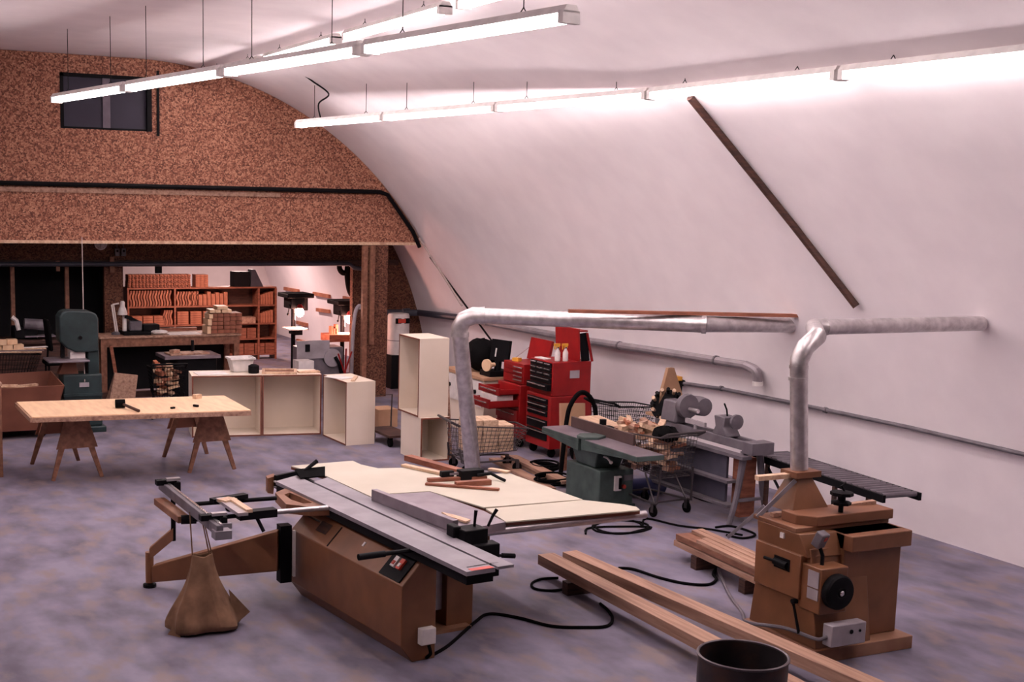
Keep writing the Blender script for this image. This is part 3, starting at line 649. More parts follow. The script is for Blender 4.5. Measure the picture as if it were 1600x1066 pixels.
# dust duct from the hood to the wall
t = thing('dust_duct', 'galvanised dust duct rising from the brown shaper hood and turning right', 'duct', (hx, hy, 1.29))
tp = PY(1250, 545, hy); zr = 2.27
rj = .066
p0, p1 = Vector((hx, hy, 1.285)), Vector((tp.x, hy, zr-.20))
part('drop_pipe', MB().tube([p0, p1], rj, 20), 'galv', t)
s1, s2 = G(1290, 511, zr), G(1400, 508.5, zr)
dr = (s2-s1).normalized(); s2 = s1+dr*((vault_x(zr)-.02-s1.x)/dr.x)
part('elbow', MB().tube([p1, p1+Vector((0, 0, .05)), p1+dr*.05+Vector((0, 0, .15)), p1+dr*.15+Vector((0, 0, .225)), s1-dr*.12, s1], rj*1.05, 20), 'galv', t)
part('run_pipe', MB().tube([s1, s2], rj, 20), 'galv', t)
for q, dd in ((s1, dr), (p1, Vector((0, 0, 1))), (p1+Vector((0, 0, -.09)), Vector((0, 0, 1)))): part('clamp_band', MB().cyl(q-dd*.012, q+dd*.012, rj*1.09, seg=20), 'galv', t)
# ------------------------------------------------------------------ roller conveyor
z = .66
na, nb, fa, fb = G(1178, 713, z), G(1326, 762, z), G(1214, 710.5, z), G(1326, 734, z)
cv = thing('roller_conveyor', 'roller conveyor on thin legs along the white wall', 'conveyor', ((na.x+fb.x)/2, (na.y+fb.y)/2, 0))
dv = (nb-na).normalized(); ln = (nb-na).length+.5; cw = Vector((-dv.y, dv.x, 0)); wd = .40
if cw.x < 0: cw = -cw
for s_ in (0, wd): part('side_rail', MB().bar(na+cw*s_, na+cw*s_+dv*ln, .03, .07), 'black', cv)
n = int(ln/.085)
for k in range(n): 
    q = na+dv*(.04+k*.085); part('roller', MB().cyl(q+cw*.01+Vector((0, 0, .02)), q+cw*(wd-.01)+Vector((0, 0, .02)), .026, seg=10), 'grey', cv)
for k in (.25, ln-.7):
    for s_ in (.0, wd): q = na+dv*k+cw*s_; part('leg', MB().box(q.x-.018, q.x+.018, q.y-.018, q.y+.018, 0, z-.03), 'dark_wood', cv)
    part('brace', MB().bar(na+dv*k+Vector((0, 0, -.06)), na+dv*(k+.45)+Vector((0, 0, -.45)), .02, .02), 'black', cv)
# ------------------------------------------------------------------ jointer
jt = thing('jointer', 'green jointer with long grey table and brown fence', 'machine', (7.7, 11.8, 0))
b1, b2, b3 = G(885, 775), G(930, 786), G(977, 790)
part('base', MB().prism([(7.52, 11.46, 0), (7.95, 11.46, 0), (7.95, 12.14, 0), (7.52, 12.14, 0)], (0, 0, .42)), 'green', jt, bevel=.01)
part('base_foot', MB().box(7.50, 7.97, 11.44, 12.16, 0, .04), 'green_dark', jt)
part('neck', MB().hexa([(7.56, 11.62, .42), (7.88, 11.62, .42), (7.88, 12.0, .42), (7.56, 12.0, .42), (7.50, 11.5, .66), (7.88, 11.5, .66), (7.88, 12.05, .66), (7.50, 12.05, .66)]), 'green', jt, bevel=.012)
tz = .72
part('table', MB().prism([(7.47, 11.78, tz-.05), (7.47, 10.72, tz-.05), (7.80, 10.72, tz-.05), (7.80, 11.78, tz-.05)], (0, 0, .05)).prism([(7.47, 11.78, tz-.12), (7.47, 10.95, tz-.06), (7.47, 10.72, tz-.05), (7.47, 11.78, tz-.05)], (.33, 0, 0)), 'green', jt, bevel=.004, label='green infeed half of the table')
part('table', MB().prism([(7.47, 11.84, tz-.05), (7.80, 11.84, tz-.05), (7.80, 12.62, tz-.05), (7.47, 12.62, tz-.05)], (0, 0, .045)).prism([(7.47, 11.84, tz-.14), (7.47, 12.62, tz-.07), (7.47, 12.62, tz-.05), (7.47, 11.84, tz-.05)], (.33, 0, 0)), 'green', jt, bevel=.004)
part('table_top', MB().box(7.475, 7.80, 10.73, 11.78, tz, tz+.004), 'cast', jt)
part('table_top', MB().box(7.475, 7.80, 11.84, 12.61, tz-.005, tz-.001), 'cast', jt)
part('fence', MB().box(7.78, 7.81, 11.25, 12.5, tz+.002, tz+.12), 'dark_brown', jt, bevel=.003)
part('fence_bracket', MB().box(7.81, 7.90, 11.7, 11.9, tz-.02, tz+.11), 'black', jt)
part('blade_guard', MB().prism([(7.46, 11.72, tz), (7.62, 11.66, tz), (7.76, 11.74, tz), (7.74, 11.92, tz), (7.56, 11.96, tz), (7.46, 11.86, tz)], (0, 0, .03)), 'green', jt, bevel=.006)
sw_ = part('switch', MB().box(7.70, 7.78, 11.43, 11.462, .20, .36), 'white', jt, label='white switch plate')
part('button', MB().box(7.745, 7.775, 11.42, 11.43, .22, .34), 'black', sw_)
part('name_plate', MB().box(7.82, 7.94, 11.452, 11.462, .30, .36), 'grey', jt)
part('stop_knob', MB().cyl((7.82, 11.462, .24), (7.82, 11.43, .24), .022), 'red_light', jt)
part('adjust_lever', MB().tube([(7.62, 11.6, .56), (7.62, 11.49, .56), (7.66, 11.47, .51)], .012, 6).ball((7.66, 11.47, .51), .02), 'white', jt)
part('adjust_knob', MB().ball((7.60, 11.49, .63), .016), 'white', jt)
single('air_tank', MB().lathe([(.02, -.36), (.09, -.34), (.10, -.28), (.10, .22), (.06, .26)], (8.42, 11.9, .10), 20, 'X').box(8.15, 8.2, 11.83, 11.97, 0, .06).box(8.5, 8.55, 11.83, 11.97, 0, .06), 'blue', 'dark blue cylinder lying on the floor behind the green jointer', 'tank')
# ------------------------------------------------------------------ lathe
lx, ly0, ly1 = 8.68, 10.30, 12.0
la = thing('wood_lathe', 'grey wood lathe with cast legs against the white wall', 'lathe', (lx, 11.1, 0))
for s_ in (-.10, .055): part('bed_rail', MB().box(lx+s_, lx+s_+.045, ly0, ly1, .77, .86), 'grey', la, bevel=.004)
part('bed_end', MB().box(lx-.14, lx+.14, ly0-.05, ly0+.12, .75, .875), 'grey', la, bevel=.006)
part('tray', MB().box(lx-.22, lx-.10, ly0+.0, ly1, .70, .735), 'grey', la)
for yy in (ly0+.12, ly1-.12):
    for s_, tx in ((-1, -.25), (1, .25)):
        part('leg', MB().tube(smooth_path([(lx+s_*.10, yy, .765), (lx+s_*.13, yy, .55), (lx+s_*.17, yy, .30), (lx+tx, yy, .0)], 4), .04, 8, r1=.028), 'grey', la)
    part('leg_brace', MB().box(lx-.17, lx+.17, yy-.02, yy+.02, .24, .27), 'grey', la)
part('drawer_box', MB().box(lx-.09, lx+.10, ly0+.16, ly0+.30, .06, .68), 'red_wood', la, label='reddish board between the near legs')
part('back_panel', MB().box(lx-.16, lx-.13, ly0+.32, ly1-.16, .20, .70), mat('slate_panel', (.075, .07, .10), .6), la)
part('shelf', MB().box(lx-.24, lx-.10, ly0+.2, ly1-.1, .42, .45).box(lx-.22, lx-.10, ly0+.2, ly1-.1, .16, .19), 'grey', la)
hs = part('headstock', MB().prism([(lx-.12, 11.60, .86), (lx+.12, 11.60, .86), (lx+.08, 11.60, 1.10), (lx-.08, 11.60, 1.10)], (0, .28, 0)), 'grey', la, bevel=.02)
part('pulley', MB().lathe([(.03, 0), (.13, .01), (.14, .05), (.13, .09), (.03, .10)], (lx, 11.50, 1.06), 20, 'Y'), 'grey', hs)
part('motor', MB().lathe([(.04, -.12), (.10, -.10), (.11, 0), (.10, .12), (.03, .14)], (lx+.22, 11.62, 1.04), 18, 'Y'), 'grey', la)
part('spindle', MB().cyl((lx, 11.5, 1.03), (lx, 11.35, 1.03), .025), 'alu', la)
rst = part('tool_rest', MB().obox((lx-.10, 11.25, .93), (.03, .34, .05)).cyl((lx-.10, 11.25, .86), (lx-.10, 11.25, .92), .02), 'grey_light', la)
ts = part('tailstock', MB().prism([(lx-.09, 10.72, .86), (lx-.09, 10.98, .86), (lx-.09, 10.93, .95), (lx-.09, 10.96, 1.06), (lx-.09, 10.78, 1.06), (lx-.09, 10.80, .95)], (.18, 0, 0)), 'grey', la, bevel=.01)
part('tail_wheel', MB().lathe([(.02, -.03), (.08, -.02), (.08, .01), (.02, .02)], (lx, 10.70, 1.02), 16, 'Y'), 'grey', ts)
part('tail_lever', MB().tube([(lx, 10.85, 1.06), (lx-.02, 10.84, 1.13), (lx-.07, 10.82, 1.2)], .01, 6), 'black', ts)
# round rack of turning tools on a slanted board behind the lathe
rk = PY(1043, 634, 11.95)
t = thing('tool_rack', 'round rack holding a ring of dark tool handles above the lathe headstock', 'tool rack', (lx-.02, 12.1, .90))
ctr = Vector((rk.x, 11.95, rk.z)); dn = Vector((-.55, -.75, .35)).normalized(); u_ = dn.cross(Vector((0, 0, 1))).normalized(); v_ = u_.cross(dn)
part('disc', MB().cyl(ctr-dn*.03, ctr-dn*.01, .19, seg=28), 'black', t)
for k in range(16):
    a = 2*math.pi*k/16; q = ctr+(u_*math.cos(a)+v_*math.sin(a))*.155
    part('tool_handle', MB().cyl(q-dn*.01, q+dn*.09+(u_*math.cos(a)+v_*math.sin(a))*.02, .018, .022, 8), 'pale_wood' if k % 2 else 'black', t)
part('stand', MB().prism([(ctr.x-.10, 12.02, .90), (ctr.x+.34, 12.02, .90), (ctr.x+.12, 12.02, 1.42), (ctr.x+.04, 12.02, 1.42)], (0, .05, 0)), 'carton', t)
part('stand_foot', MB().box(ctr.x-.12, ctr.x+.34, 11.98, 12.2, .87, .90), 'carton', t)
part('prop', MB().box(ctr.x+.0, ctr.x+.06, 12.08, 12.14, 0, .88).box(ctr.x+.24, ctr.x+.30, 12.08, 12.14, 0, .88), 'brown_wood', t)
# ------------------------------------------------------------------ shopping carts
def cart(loc, rz, label, L=.82, Wd=.50, group='wire shopping carts', m='wire', zb=.42, zt=.86, step=.045):
    t = thing('shopping_cart', label, 'cart', loc, rz, group)
    h = L/2; hw_ = Wd/2
    bot = [(-h+.04, -hw_+.05, zb), (h-.14, -hw_+.07, zb+.05), (h-.14, hw_-.07, zb+.05), (-h+.04, hw_-.05, zb)]
    tp_ = [(-h, -hw_, zt), (h, -hw_+.04, zt-.06), (h, hw_-.04, zt-.06), (-h, hw_, zt)]
    b_ = MB()
    V = lambda p: Vector(p)
    for i in range(4):
        a, c, d_, e = V(bot[i]), V(bot[(i+1) % 4]), V(tp_[i]), V(tp_[(i+1) % 4])
        b_.tube([a, c], .006, 5).tube([d_, e], .009, 6)
        nn = int((e-d_).length/step)
        for k in range(nn+1): b_.tube([a+(c-a)*k/nn, d_+(e-d_)*k/nn], .0032, 4)
        for k in range(1, 7): b_.tube([a+(d_-a)*k/7, c+(e-c)*k/7], .0032, 4)
    for k in range(1, 10): b_.tube([V(bot[0])+(V(bot[1])-V(bot[0]))*k/10, V(bot[3])+(V(bot[2])-V(bot[3]))*k/10], .003, 4)
    for k in range(1, 6): b_.tube([V(bot[0])+(V(bot[3])-V(bot[0]))*k/6, V(bot[1])+(V(bot[2])-V(bot[1]))*k/6], .003, 4)
    part('basket', b_, m, t, False)
    part('handle', MB().tube([(-h, -hw_, zt), (-h-.10, -hw_, zt+.05), (-h-.10, hw_, zt+.05), (-h, hw_, zt)], .015, 8), m, t, False)
    fr = MB()
    for s_ in (-1, 1): fr.tube(smooth_path([(-h+.02, s_*(hw_-.03), zb+.1), (-h+.04, s_*(hw_-.02), .2), (-h+.10, s_*(hw_-.01), .15), (h-.2, s_*(hw_-.08), .15), (h-.1, s_*(hw_-.09), .14)], 5), .012, 7).tube([(-h+.1, s_*(hw_-.03), .15), (-h+.3, s_*(hw_-.06), zb+.01)], .010, 6)
    fr.tube([(-h+.1, -hw_+.01, .15), (-h+.1, hw_-.01, .15)], .01, 6).tube([(h-.15, -hw_+.08, .15), (h-.15, hw_-.08, .15)], .01, 6)
    part('frame', fr, m, t, False)
    for x_, s_ in ((-h+.10, -1), (-h+.10, 1), (h-.12, -1), (h-.12, 1)):
        y_ = s_*(hw_-.02 if x_ < 0 else hw_-.09)
        c_ = part('caster', MB().box(x_-.02, x_+.02, y_-.022, y_-.014, .05, .14).box(x_-.02, x_+.02, y_+.014, y_+.022, .05, .14), m, t, False)
        part('wheel', MB().lathe([(.02, -.012), (.058, -.012), (.06, 0), (.058, .012), (.02, .012)], (x_, y_, .06), 16, 'Y'), 'black_soft', c_, False)
    return t
WC = 'wooden blocks piled in the shopping carts'
c3 = (8.10, 11.33, 0)
cart((*c3[:2], 0), math.radians(95), 'shopping cart heaped with scrap wood between jointer and lathe')
def scatter(n, c, sx, sy, z0, z1, rz, lab, group, ms, smin=.06, smax=.2, name='wood_scrap', cat='wood scrap'):
    cr, sr = math.cos(rz), math.sin(rz)
    for k in range(n):
        x_, y_ = random.uniform(-sx, sx), random.uniform(-sy, sy)
        zz = z0+(z1-z0)*(k/n)
        size = (random.uniform(smin, smax), random.uniform(.04, .08), random.uniform(.025, .06))
        c_ = (c[0]+x_*cr-y_*sr, c[1]+x_*sr+y_*cr, zz)
        single(name, MB().obox(c_, size, random.uniform(0, 3.1), random.uniform(-.4, .4), random.uniform(-.4, .4)), ms[k % len(ms)], lab, cat, group)
scatter(64, c3, .29, .16, .47, .84, math.radians(95), 'wood scrap heaped in the shopping cart beside the lathe', 'scrap wood in the cart beside the lathe', ('pale_wood', 'brown_wood', 'plank_wood', 'orange_wood', 'pale_wood'))
scatter(26, (8.06, 11.52, 0), .22, .16, .84, .93, math.radians(95), 'wood scrap on top of the heap beside the jointer table', 'scrap wood at the far end of the cart beside the lathe', ('pale_wood', 'plank_wood', 'pale_wood', 'orange_wood'), .08, .24)
single('bag', MB().ball((8.08, 11.08, .86), .15, (.9, 1, .55), 14).jitter(.014), 'black_soft', 'dark crumpled bag on the scrap wood at the cart handle', 'bag')
cart((8.93, 13.10, 0), math.radians(12), 'empty shopping cart standing against the wall right of the red tool chest', L=.72, Wd=.50, zt=.86, step=.035, m='black')
cq = G(745, 738)
cart((7.36, 13.72, 0), math.radians(-8), 'shopping cart stacked with wooden blocks behind the duct', L=.9, Wd=.52, zb=.22, zt=.60, step=.06)
for ix in range(3):
    for iy in range(2):
        for iz in range(6):
            if iz == 5 and ix == 2: continue
            c_ = Matrix.Rotation(math.radians(-8), 3, 'Z') @ Vector((-.22+ix*.20, -.09+iy*.18, .285+iz*.066))
            single('wood_block', MB().obox((7.36+c_.x, 13.72+c_.y, c_.z), (.19, .165, .062), math.radians(-8)+random.uniform(-.05, .05)), 'pale_wood', 'wooden block stacked in the shopping cart behind the duct', 'wood block', 'blocks stacked in the cart behind the duct', bevel=.004)
# boxes and bag by the chest
single('machine_hose', MB().tube(smooth_path([(7.96, 12.98, .02), (8.0, 12.95, .70), (8.05, 12.93, .92), (8.15, 12.9, 1.04), (8.27, 12.9, .99), (8.36, 12.9, .82), (8.38, 12.9, .45), (8.38, 12.9, .02)], 6), .028, 8), 'black_soft', 'thick black hose arched in front of the cardboard box beside the red chest', 'hose')
t = thing('cardboard_box', 'brown cardboard box leaning between the red tool chest and the wire cart', 'box', (8.34, 13.3, 0))
part('box', MB().obox((8.34, 13.37, .60), (.30, .10, .46), math.radians(-15), math.radians(-8)), 'carton', t)
part('prop_leg', MB().box(8.22, 8.28, 13.36, 13.44, 0, .40).box(8.40, 8.46, 13.32, 13.40, 0, .40), 'brown_wood', t)
t = thing('belt_sander_table', 'pale wooden machine cover with black knob behind the jointer fence', 'machine cover', (8.15, 12.35, 0))
part('cover', MB().prism([(7.98, 12.0, .62), (8.32, 12.0, .62), (8.32, 12.75, .62), (7.98, 12.75, .62)], (0, 0, .14)).bm and MB().hexa([(7.97, 12.0, .60), (8.32, 12.0, .60), (8.32, 12.75, .60), (7.97, 12.75, .60), (8.0, 12.08, .76), (8.29, 12.08, .76), (8.29, 12.7, .80), (8.0, 12.7, .80)]), 'pale_wood', t, bevel=.02)
part('knob', MB().cyl((8.05, 12.25, .77), (8.05, 12.25, .83), .04), 'black', t)
for x_, y_ in ((8.0, 12.05), (8.28, 12.05), (8.0, 12.7), (8.28, 12.7)): part('leg', MB().box(x_-.025, x_+.025, y_-.025, y_+.025, 0, .60), 'dark_wood', t)
# planks on the floor between saw and chest
FP_ = 'boards on the floor behind the panel saw'
for k, (p_, q_, z_, lb) in enumerate((((790, 716), (880, 760), .0, 'floor board nearest the red tool chest'), ((772, 720), (860, 768), .0, 'floor board furthest from the red tool chest'), ((800, 716), (886, 757), .045, 'board lying on top of the two floor boards behind the saw'))):
    a, b = G(*p_, z_), G(*q_, z_); plank(a, b, .14, .04, z_, lb, FP_)
# ------------------------------------------------------------------ red tool chests
def handles(root, x, y0, y1, z): return part('handle', MB().tube([(x-.002, y0, z), (x-.022, y0+.01, z+.004), (x-.022, y1-.01, z+.004), (x-.002, y1, z)], .009, 6), 'chrome', root)
cx0, cx1, cy0, cy1 = 8.47, 9.04, 14.08, 14.66
t = thing('tool_cabinet', 'tall red rolling tool cabinet with black drawers and silver pulls', 'tool cabinet', (8.75, 14.37, 0))
part('body', MB().box(cx0-.03, cx1+.02, cy0-.02, cy1+.02, .12, .80), 'red', t, bevel=.008)
zs = [.69, .61, .53]
for z_ in zs:
    d_ = part('drawer', MB().box(cx0-.045, cx0-.02, cy0+.05, cy1-.03, z_, z_+.07), 'black', t, bevel=.003); handles(d_, cx0-.045, cy0+.08, cy1-.06, z_+.052)
for z_, hh in ((.36, .12), (.22, .12)):
    d_ = part('drawer', MB().box(cx0-.045, cx0-.02, cy0+.05, cy1-.03, z_, z_+hh), 'black', t, bevel=.003); handles(d_, cx0-.045, cy0+.08, cy1-.06, z_+hh-.02)
for x_ in (cx0+.05, cx1-.05):
    for y_ in (cy0+.06, cy1-.06): part('caster', MB().lathe([(.02, -.015), (.055, -.015), (.055, .015), (.02, .015)], (x_, y_, .058), 14, 'Y').box(x_-.03, x_+.03, y_-.03, y_+.03, .10, .125), 'black_soft', t)
t = thing('tool_chest', 'red tool chest with open lid on top of the tall rolling cabinet', 'tool chest', (8.75, 14.37, .80))
part('body', MB().box(cx0, cx1, cy0, cy1, .803, 1.24), 'red', t, bevel=.008)
for k, z_ in enumerate((1.165, 1.10, 1.035)):
    for y0_, y1_ in ((cy0+.03, cy0+.20), (cy0+.21, cy0+.38), (cy0+.39, cy1-.03)):
        d_ = part('drawer', MB().box(cx0-.016, cx0+.005, y0_, y1_, z_, z_+.058), 'black', t); handles(d_, cx0-.016, y0_+.03, y1_-.03, z_+.04)
for z_, hh in ((.955, .072), (.87, .077)):
    d_ = part('drawer', MB().box(cx0-.016-(.05 if hh > .075 else 0), cx0+.005, cy0+.03, cy1-.03, z_, z_+hh), 'black', t); handles(d_, cx0-.016-(.05 if hh > .075 else 0), cy0+.08, cy1-.08, z_+hh-.02)
part('lid', MB().obox((cx1-.19, (cy0+cy1)/2, 1.45), (.02, cy1-cy0, .42), 0, 0, math.radians(-4)).obox((cx1-.03, cy0+.012, 1.42), (.03, .024, .38), 0, 0, math.radians(-14)).obox((cx1-.03, cy1-.012, 1.42), (.03, .024, .38), 0, 0, math.radians(-14)).obox((cx1-.14, (cy0+cy1)/2, 1.63), (.14, cy1-cy0, .02)), 'red', t, bevel=.004)
part('lid_inside', MB().obox((cx1-.10, cy0+.03, 1.42), (.12, .01, .37), 0, 0, math.radians(-8)), 'black', t)
part('lid_stay', MB().tube([(cx1-.2, cy1-.02, 1.24), (cx1-.03, cy1-.02, 1.5)], .006, 5), 'chrome', t)
part('badge', MB().box(8.72, 8.86, cy0-.008, cy0+.002, 1.03, 1.13), 'grey_light', t, label='pale plate on the side')
single('paper', MB().obox((8.56, 14.50, 1.247), (.10, .22, .012), .1), 'paper', 'white paper lying on top of the red tool chest', 'paper')
for k, (x_, y_) in enumerate(((8.60, 14.20), (8.70, 14.17))):
    t = thing('spray_bottle', ['white spray bottle with yellow head, the left one on the red chest', 'white spray bottle with yellow head, the right one on the red chest'][k], 'spray bottle', (x_, y_, 1.243), 0, 'spray bottles on the red tool chest')
    part('bottle', MB().lathe([(.034, 0), (.036, .01), (.036, .11), (.016, .15), (.015, .17)], (0, 0, 0), 16), 'white', t, False)
    part('trigger_head', MB().box(-.02, .02, -.014, .014, .17, .20).box(-.055, .03, -.013, .013, .195, .225).box(-.05, -.04, -.008, .008, .15, .2), 'yellow', t, False)
    part('collar', MB().cyl((0, 0, .165), (0, 0, .18), .019), 'blue', t, False)
# lower chest to the left with open drawers
ex0, ex1, ey0, ey1 = 8.42, 8.98, 14.82, 15.44
t = thing('tool_cabinet', 'low red rolling tool cabinet with two drawers pulled open', 'tool cabinet', (8.7, 15.13, 0))
part('body', MB().box(ex0, ex1, ey0, ey1, .12, .84), 'red', t, bevel=.008)
for z_, hh, out in ((.72, .09, .28), (.55, .12, .42), (.36, .14, 0), (.18, .14, 0)):
    d_ = part('drawer', MB().box(ex0-.015-out, ex0+.01, ey0+.03, ey0+.05, z_, z_+hh*.8).box(ex0-.015-out, ex0+.01, ey1-.05, ey1-.03, z_, z_+hh*.8).box(ex0-.015-out, ex0+.01, ey0+.03, ey1-.03, z_, z_+.01).box(ex0-.03-out, ex0-.01-out, ey0+.02, ey1-.02, z_, z_+hh), 'red', t)
    handles(d_, ex0-.03-out, ey0+.10, ey1-.10, z_+hh*.6)
for x_ in (ex0+.05, ex1-.05):
    for y_ in (ey0+.06, ey1-.06): part('caster', MB().lathe([(.02, -.015), (.055, -.015), (.055, .015), (.02, .015)], (x_, y_, .058), 14, 'Y').box(x_-.03, x_+.03, y_-.03, y_+.03, .10, .125), 'black_soft', t)
single('parts_box', MB().obox((ex0-.2, 15.10, .645), (.26, .40, .13), .1), 'paper', 'white box of papers lying in the open drawer of the low red cabinet', 'box')
t = thing('tool_box', 'small red toolbox with raised lid on the low red cabinet', 'toolbox', (8.7, 15.13, .84))
part('body', MB().box(ex0+.06, ex1-.08, ey0+.03, ey1-.04, .843, 1.12), 'red', t, bevel=.006)
for z_ in (1.03, .97, .91, .86):
    d_ = part('drawer', MB().box(ex0+.05, ex0+.065, ey0+.05, ey1-.06, z_, z_+.05), 'red', t); handles(d_, ex0+.05, ey0+.06, ey0+.26, z_+.035)
part('lid', MB().obox((ex1-.09, (ey0+ey1)/2, 1.27), (.04, ey1-ey0-.06, .30), 0, 0, math.radians(12)), 'red', t, bevel=.004)
part('lid_stay', MB().tube([(ex0+.2, ey1-.05, 1.12), (ex1-.12, ey1-.05, 1.28)], .006, 5), 'chrome', t)
single('tape_measure', MB().obox((ex0+.15, 15.20, 1.145), (.08, .10, .045), .4), 'yellow', 'yellow tape measure on the edge of the small red toolbox', 'tape measure')
# ------------------------------------------------------------------ counter with black equipment, left of the chests
t = thing('counter', 'low white counter with round-knobbed doors behind the duct', 'cabinet', (8.55, 16.1, 0))
part('body', MB().box(8.32, 8.9, 15.65, 16.9, 0, .80), 'melamine', t, bevel=.004)
part('counter_top', MB().box(8.29, 8.92, 15.62, 16.93, .80, .84), 'carton', t)
for k in range(3):
    y_ = 15.68+k*.4; d_ = part('door', MB().box(8.30, 8.32, y_, y_+.38, .42, .78), 'white', t); part('knob', MB().cyl((8.30, y_+.19, .62), (8.27, y_+.19, .62), .03), 'black', d_)
single('machine_bag', MB().ball((8.60, 16.30, 1.08), .30, (.75, .98, .78), 16).jitter(.016), 'black_soft', 'bulky black bag of equipment on the white counter', 'bag')
t = thing('grinder', 'black bench machine with upright plate and round wooden disc on the counter', 'machine', (8.6, 15.8, .84))
part('base', MB().box(8.42, 8.75, 15.68, 15.98, .845, .92), 'black', t)
part('upright_plate', MB().obox((8.62, 15.75, 1.20), (.04, .36, .30), math.radians(15), 0, math.radians(8)).cyl((8.6, 15.8, .9), (8.62, 15.8, 1.1), .05), 'black', t)
part('disc', MB().cyl((8.40, 15.76, 1.0), (8.43, 15.77, 1.0), .085, seg=20).cyl((8.43, 15.77, 1.0), (8.55, 15.8, 1.0), .03), 'sheet', t, label='round wooden disc')
part('note', MB().obox((8.578, 15.85, 1.17), (.008, .10, .12), 0, 0, math.radians(8)), 'paper', t)
single('carton', MB().obox((8.65, 16.79, .985), (.3, .22, .28)), 'carton', 'pale carton at the far end of the white counter', 'box')
single('carton', MB().obox((8.0, 15.3, .15), (.3, .3, .30), .3), 'carton', 'pale carton on the floor below the open drawers', 'box')
# ------------------------------------------------------------------ white melamine cabinets
def cab(name, label, loc, rz, Wd, Dp, Hh, group='cream melamine cabinet carcasses', front='y', th=.02, shelf=None, div=False):
    # local frame: x across, y from the open front (0) to the back (Dp)
    t = thing(name, label, 'cabinet', loc, rz, group)
    part('side_panel', MB().box(0, th, 0, Dp, 0, Hh), 'melamine', t, False); part('side_panel', MB().box(Wd-th, Wd, 0, Dp, 0, Hh), 'melamine', t, False)
    part('top_panel', MB().box(th, Wd-th, 0, Dp, Hh-th, Hh), 'melamine', t, False); part('bottom_panel', MB().box(th, Wd-th, 0, Dp, 0.0, th), 'melamine', t, False)
    part('back_panel', MB().box(th, Wd-th, Dp-.012, Dp, th, Hh-th), 'melamine', t, False)
    if shelf: part('shelf', MB().box(th, Wd-th, .02, Dp-.012, shelf, shelf+th), 'melamine', t, False)
    e = .003
    part('edge_band', MB().box(0, th, -e, 0, 0, Hh).box(Wd-th, Wd, -e, 0, 0, Hh).box(th, Wd-th, -e, 0, Hh-th, Hh).box(th, Wd-th, -e, 0, 0, th), 'band', t, False)
    return t
qa, qb, qc = G(300, 684), G(410, 682), G(506, 680)
rz = math.atan2(qc.y-qa.y, qc.x-qa.x)*.85
w1, w2 = (qb-qa).length, (qc-qb).length
cab('base_cabinet', 'cream cabinet carcass at the left end of the low row', (qa.x, qa.y, 0), rz, w1-.006, .55, .84)
cab('base_cabinet', 'cream cabinet carcass in the middle of the low row', (qa.x+math.cos(rz)*w1, qa.y+math.sin(rz)*w1, 0), rz, w2-.03, .55, .84)
qd, qe = G(538, 697), G(583, 694)
wid = (qe-qd).length; back = .80; rz2 = math.atan2(qe.y-qd.y, qe.x-qd.x)
# open towards the left: front is the -x side
cab('base_cabinet', 'cream cabinet carcass at the right end of the low row, open to the left', (qd.x, qd.y+back, 0), -math.pi/2+.03, back, wid, .85)
TL = G(655, 730)
tx, ty = 6.80, 14.5
cab('base_cabinet', 'low cream cabinet carcass under the tall one by the duct, open to the front', (6.79, 14.42, 0), 0, .40, .60, .555)
cab('tall_cabinet', 'tall cream cabinet carcass stacked on the low one, open to the left', (6.78, 15.10, .56), -math.pi/2, .62, .41, .985)
single('board', MB().hexa([(7.25, 14.50, .0), (7.28, 14.50, .0), (7.42, 14.9, .0), (7.39, 14.9, .0), (7.20, 14.62, 1.50), (7.23, 14.62, 1.50), (7.36, 14.95, 1.5), (7.33, 14.95, 1.5)]), 'plank_wood', 'brown board leaning on the right side of the tall cream cabinet', 'board')
# things on the low row
zc = .853
tb = Vector(G(379, 580, .855))
t = thing('tub', 'white tapered plastic tub on the low cream cabinets', 'tub', (tb.x, tb.y+.10, zc-.010))
mb = MB(); w0, w1_ = .13, .18
bb = lambda a, z_: [(-a, -a*.75, z_), (a, -a*.75, z_), (a, a*.75, z_), (-a, a*.75, z_)]
mb.faces(bb(.12, 0)+bb(.165, .19)+bb(.155, .19)+bb(.11, .012), [(3, 2, 1, 0), (0, 1, 5, 4), (1, 2, 6, 5), (2, 3, 7, 6), (3, 0, 4, 7), (4, 5, 9, 8), (5, 6, 10, 9), (6, 7, 11, 10), (7, 4, 8, 11), (8, 9, 13, 12), (9, 10, 14, 13), (10, 11, 15, 14), (11, 8, 12, 15), (12, 13, 14, 15)])
part('body', mb, 'white', t, False, bevel=.01)
part('rim', MB().box(-.18, .18, -.14, -.12, .17, .20).box(-.18, .18, .12, .14, .17, .20).box(-.18, -.16, -.12, .12, .17, .20).box(.16, .18, -.12, .12, .17, .20), 'white', t, False, bevel=.004)
def cover(o_x, o_y): pass
def rc(u, v): return (qa.x+math.cos(rz)*u-math.sin(rz)*v, qa.y+math.sin(rz)*u+math.cos(rz)*v)
x_, y_ = rc(.28, .22); single('paper', MB().obox((x_, y_, .845), (.42, .34, .008), rz+.15), 'paper', 'sheet of paper left of the white tub on the cream cabinets', 'paper')
x_, y_ = rc(1.22, .25)
t = thing('picture_frame', 'flat wooden frame lying on the middle cream cabinet', 'frame', (x_, y_, .842), rz-.15)
part('frame_rail', MB().box(-.24, .24, -.2, -.16, 0, .03), 'pale_wood', t, False); part('frame_rail', MB().box(-.24, .24, .16, .2, 0, .03), 'pale_wood', t, False)
part('frame_stile', MB().box(-.24, -.2, -.16, .16, 0, .03), 'pale_wood', t, False); part('frame_stile', MB().box(.2, .24, -.16, .16, 0, .03), 'pale_wood', t, False)
part('panel', MB().box(-.2, .2, -.16, .16, .004, .012), 'brown_wood', t, False)
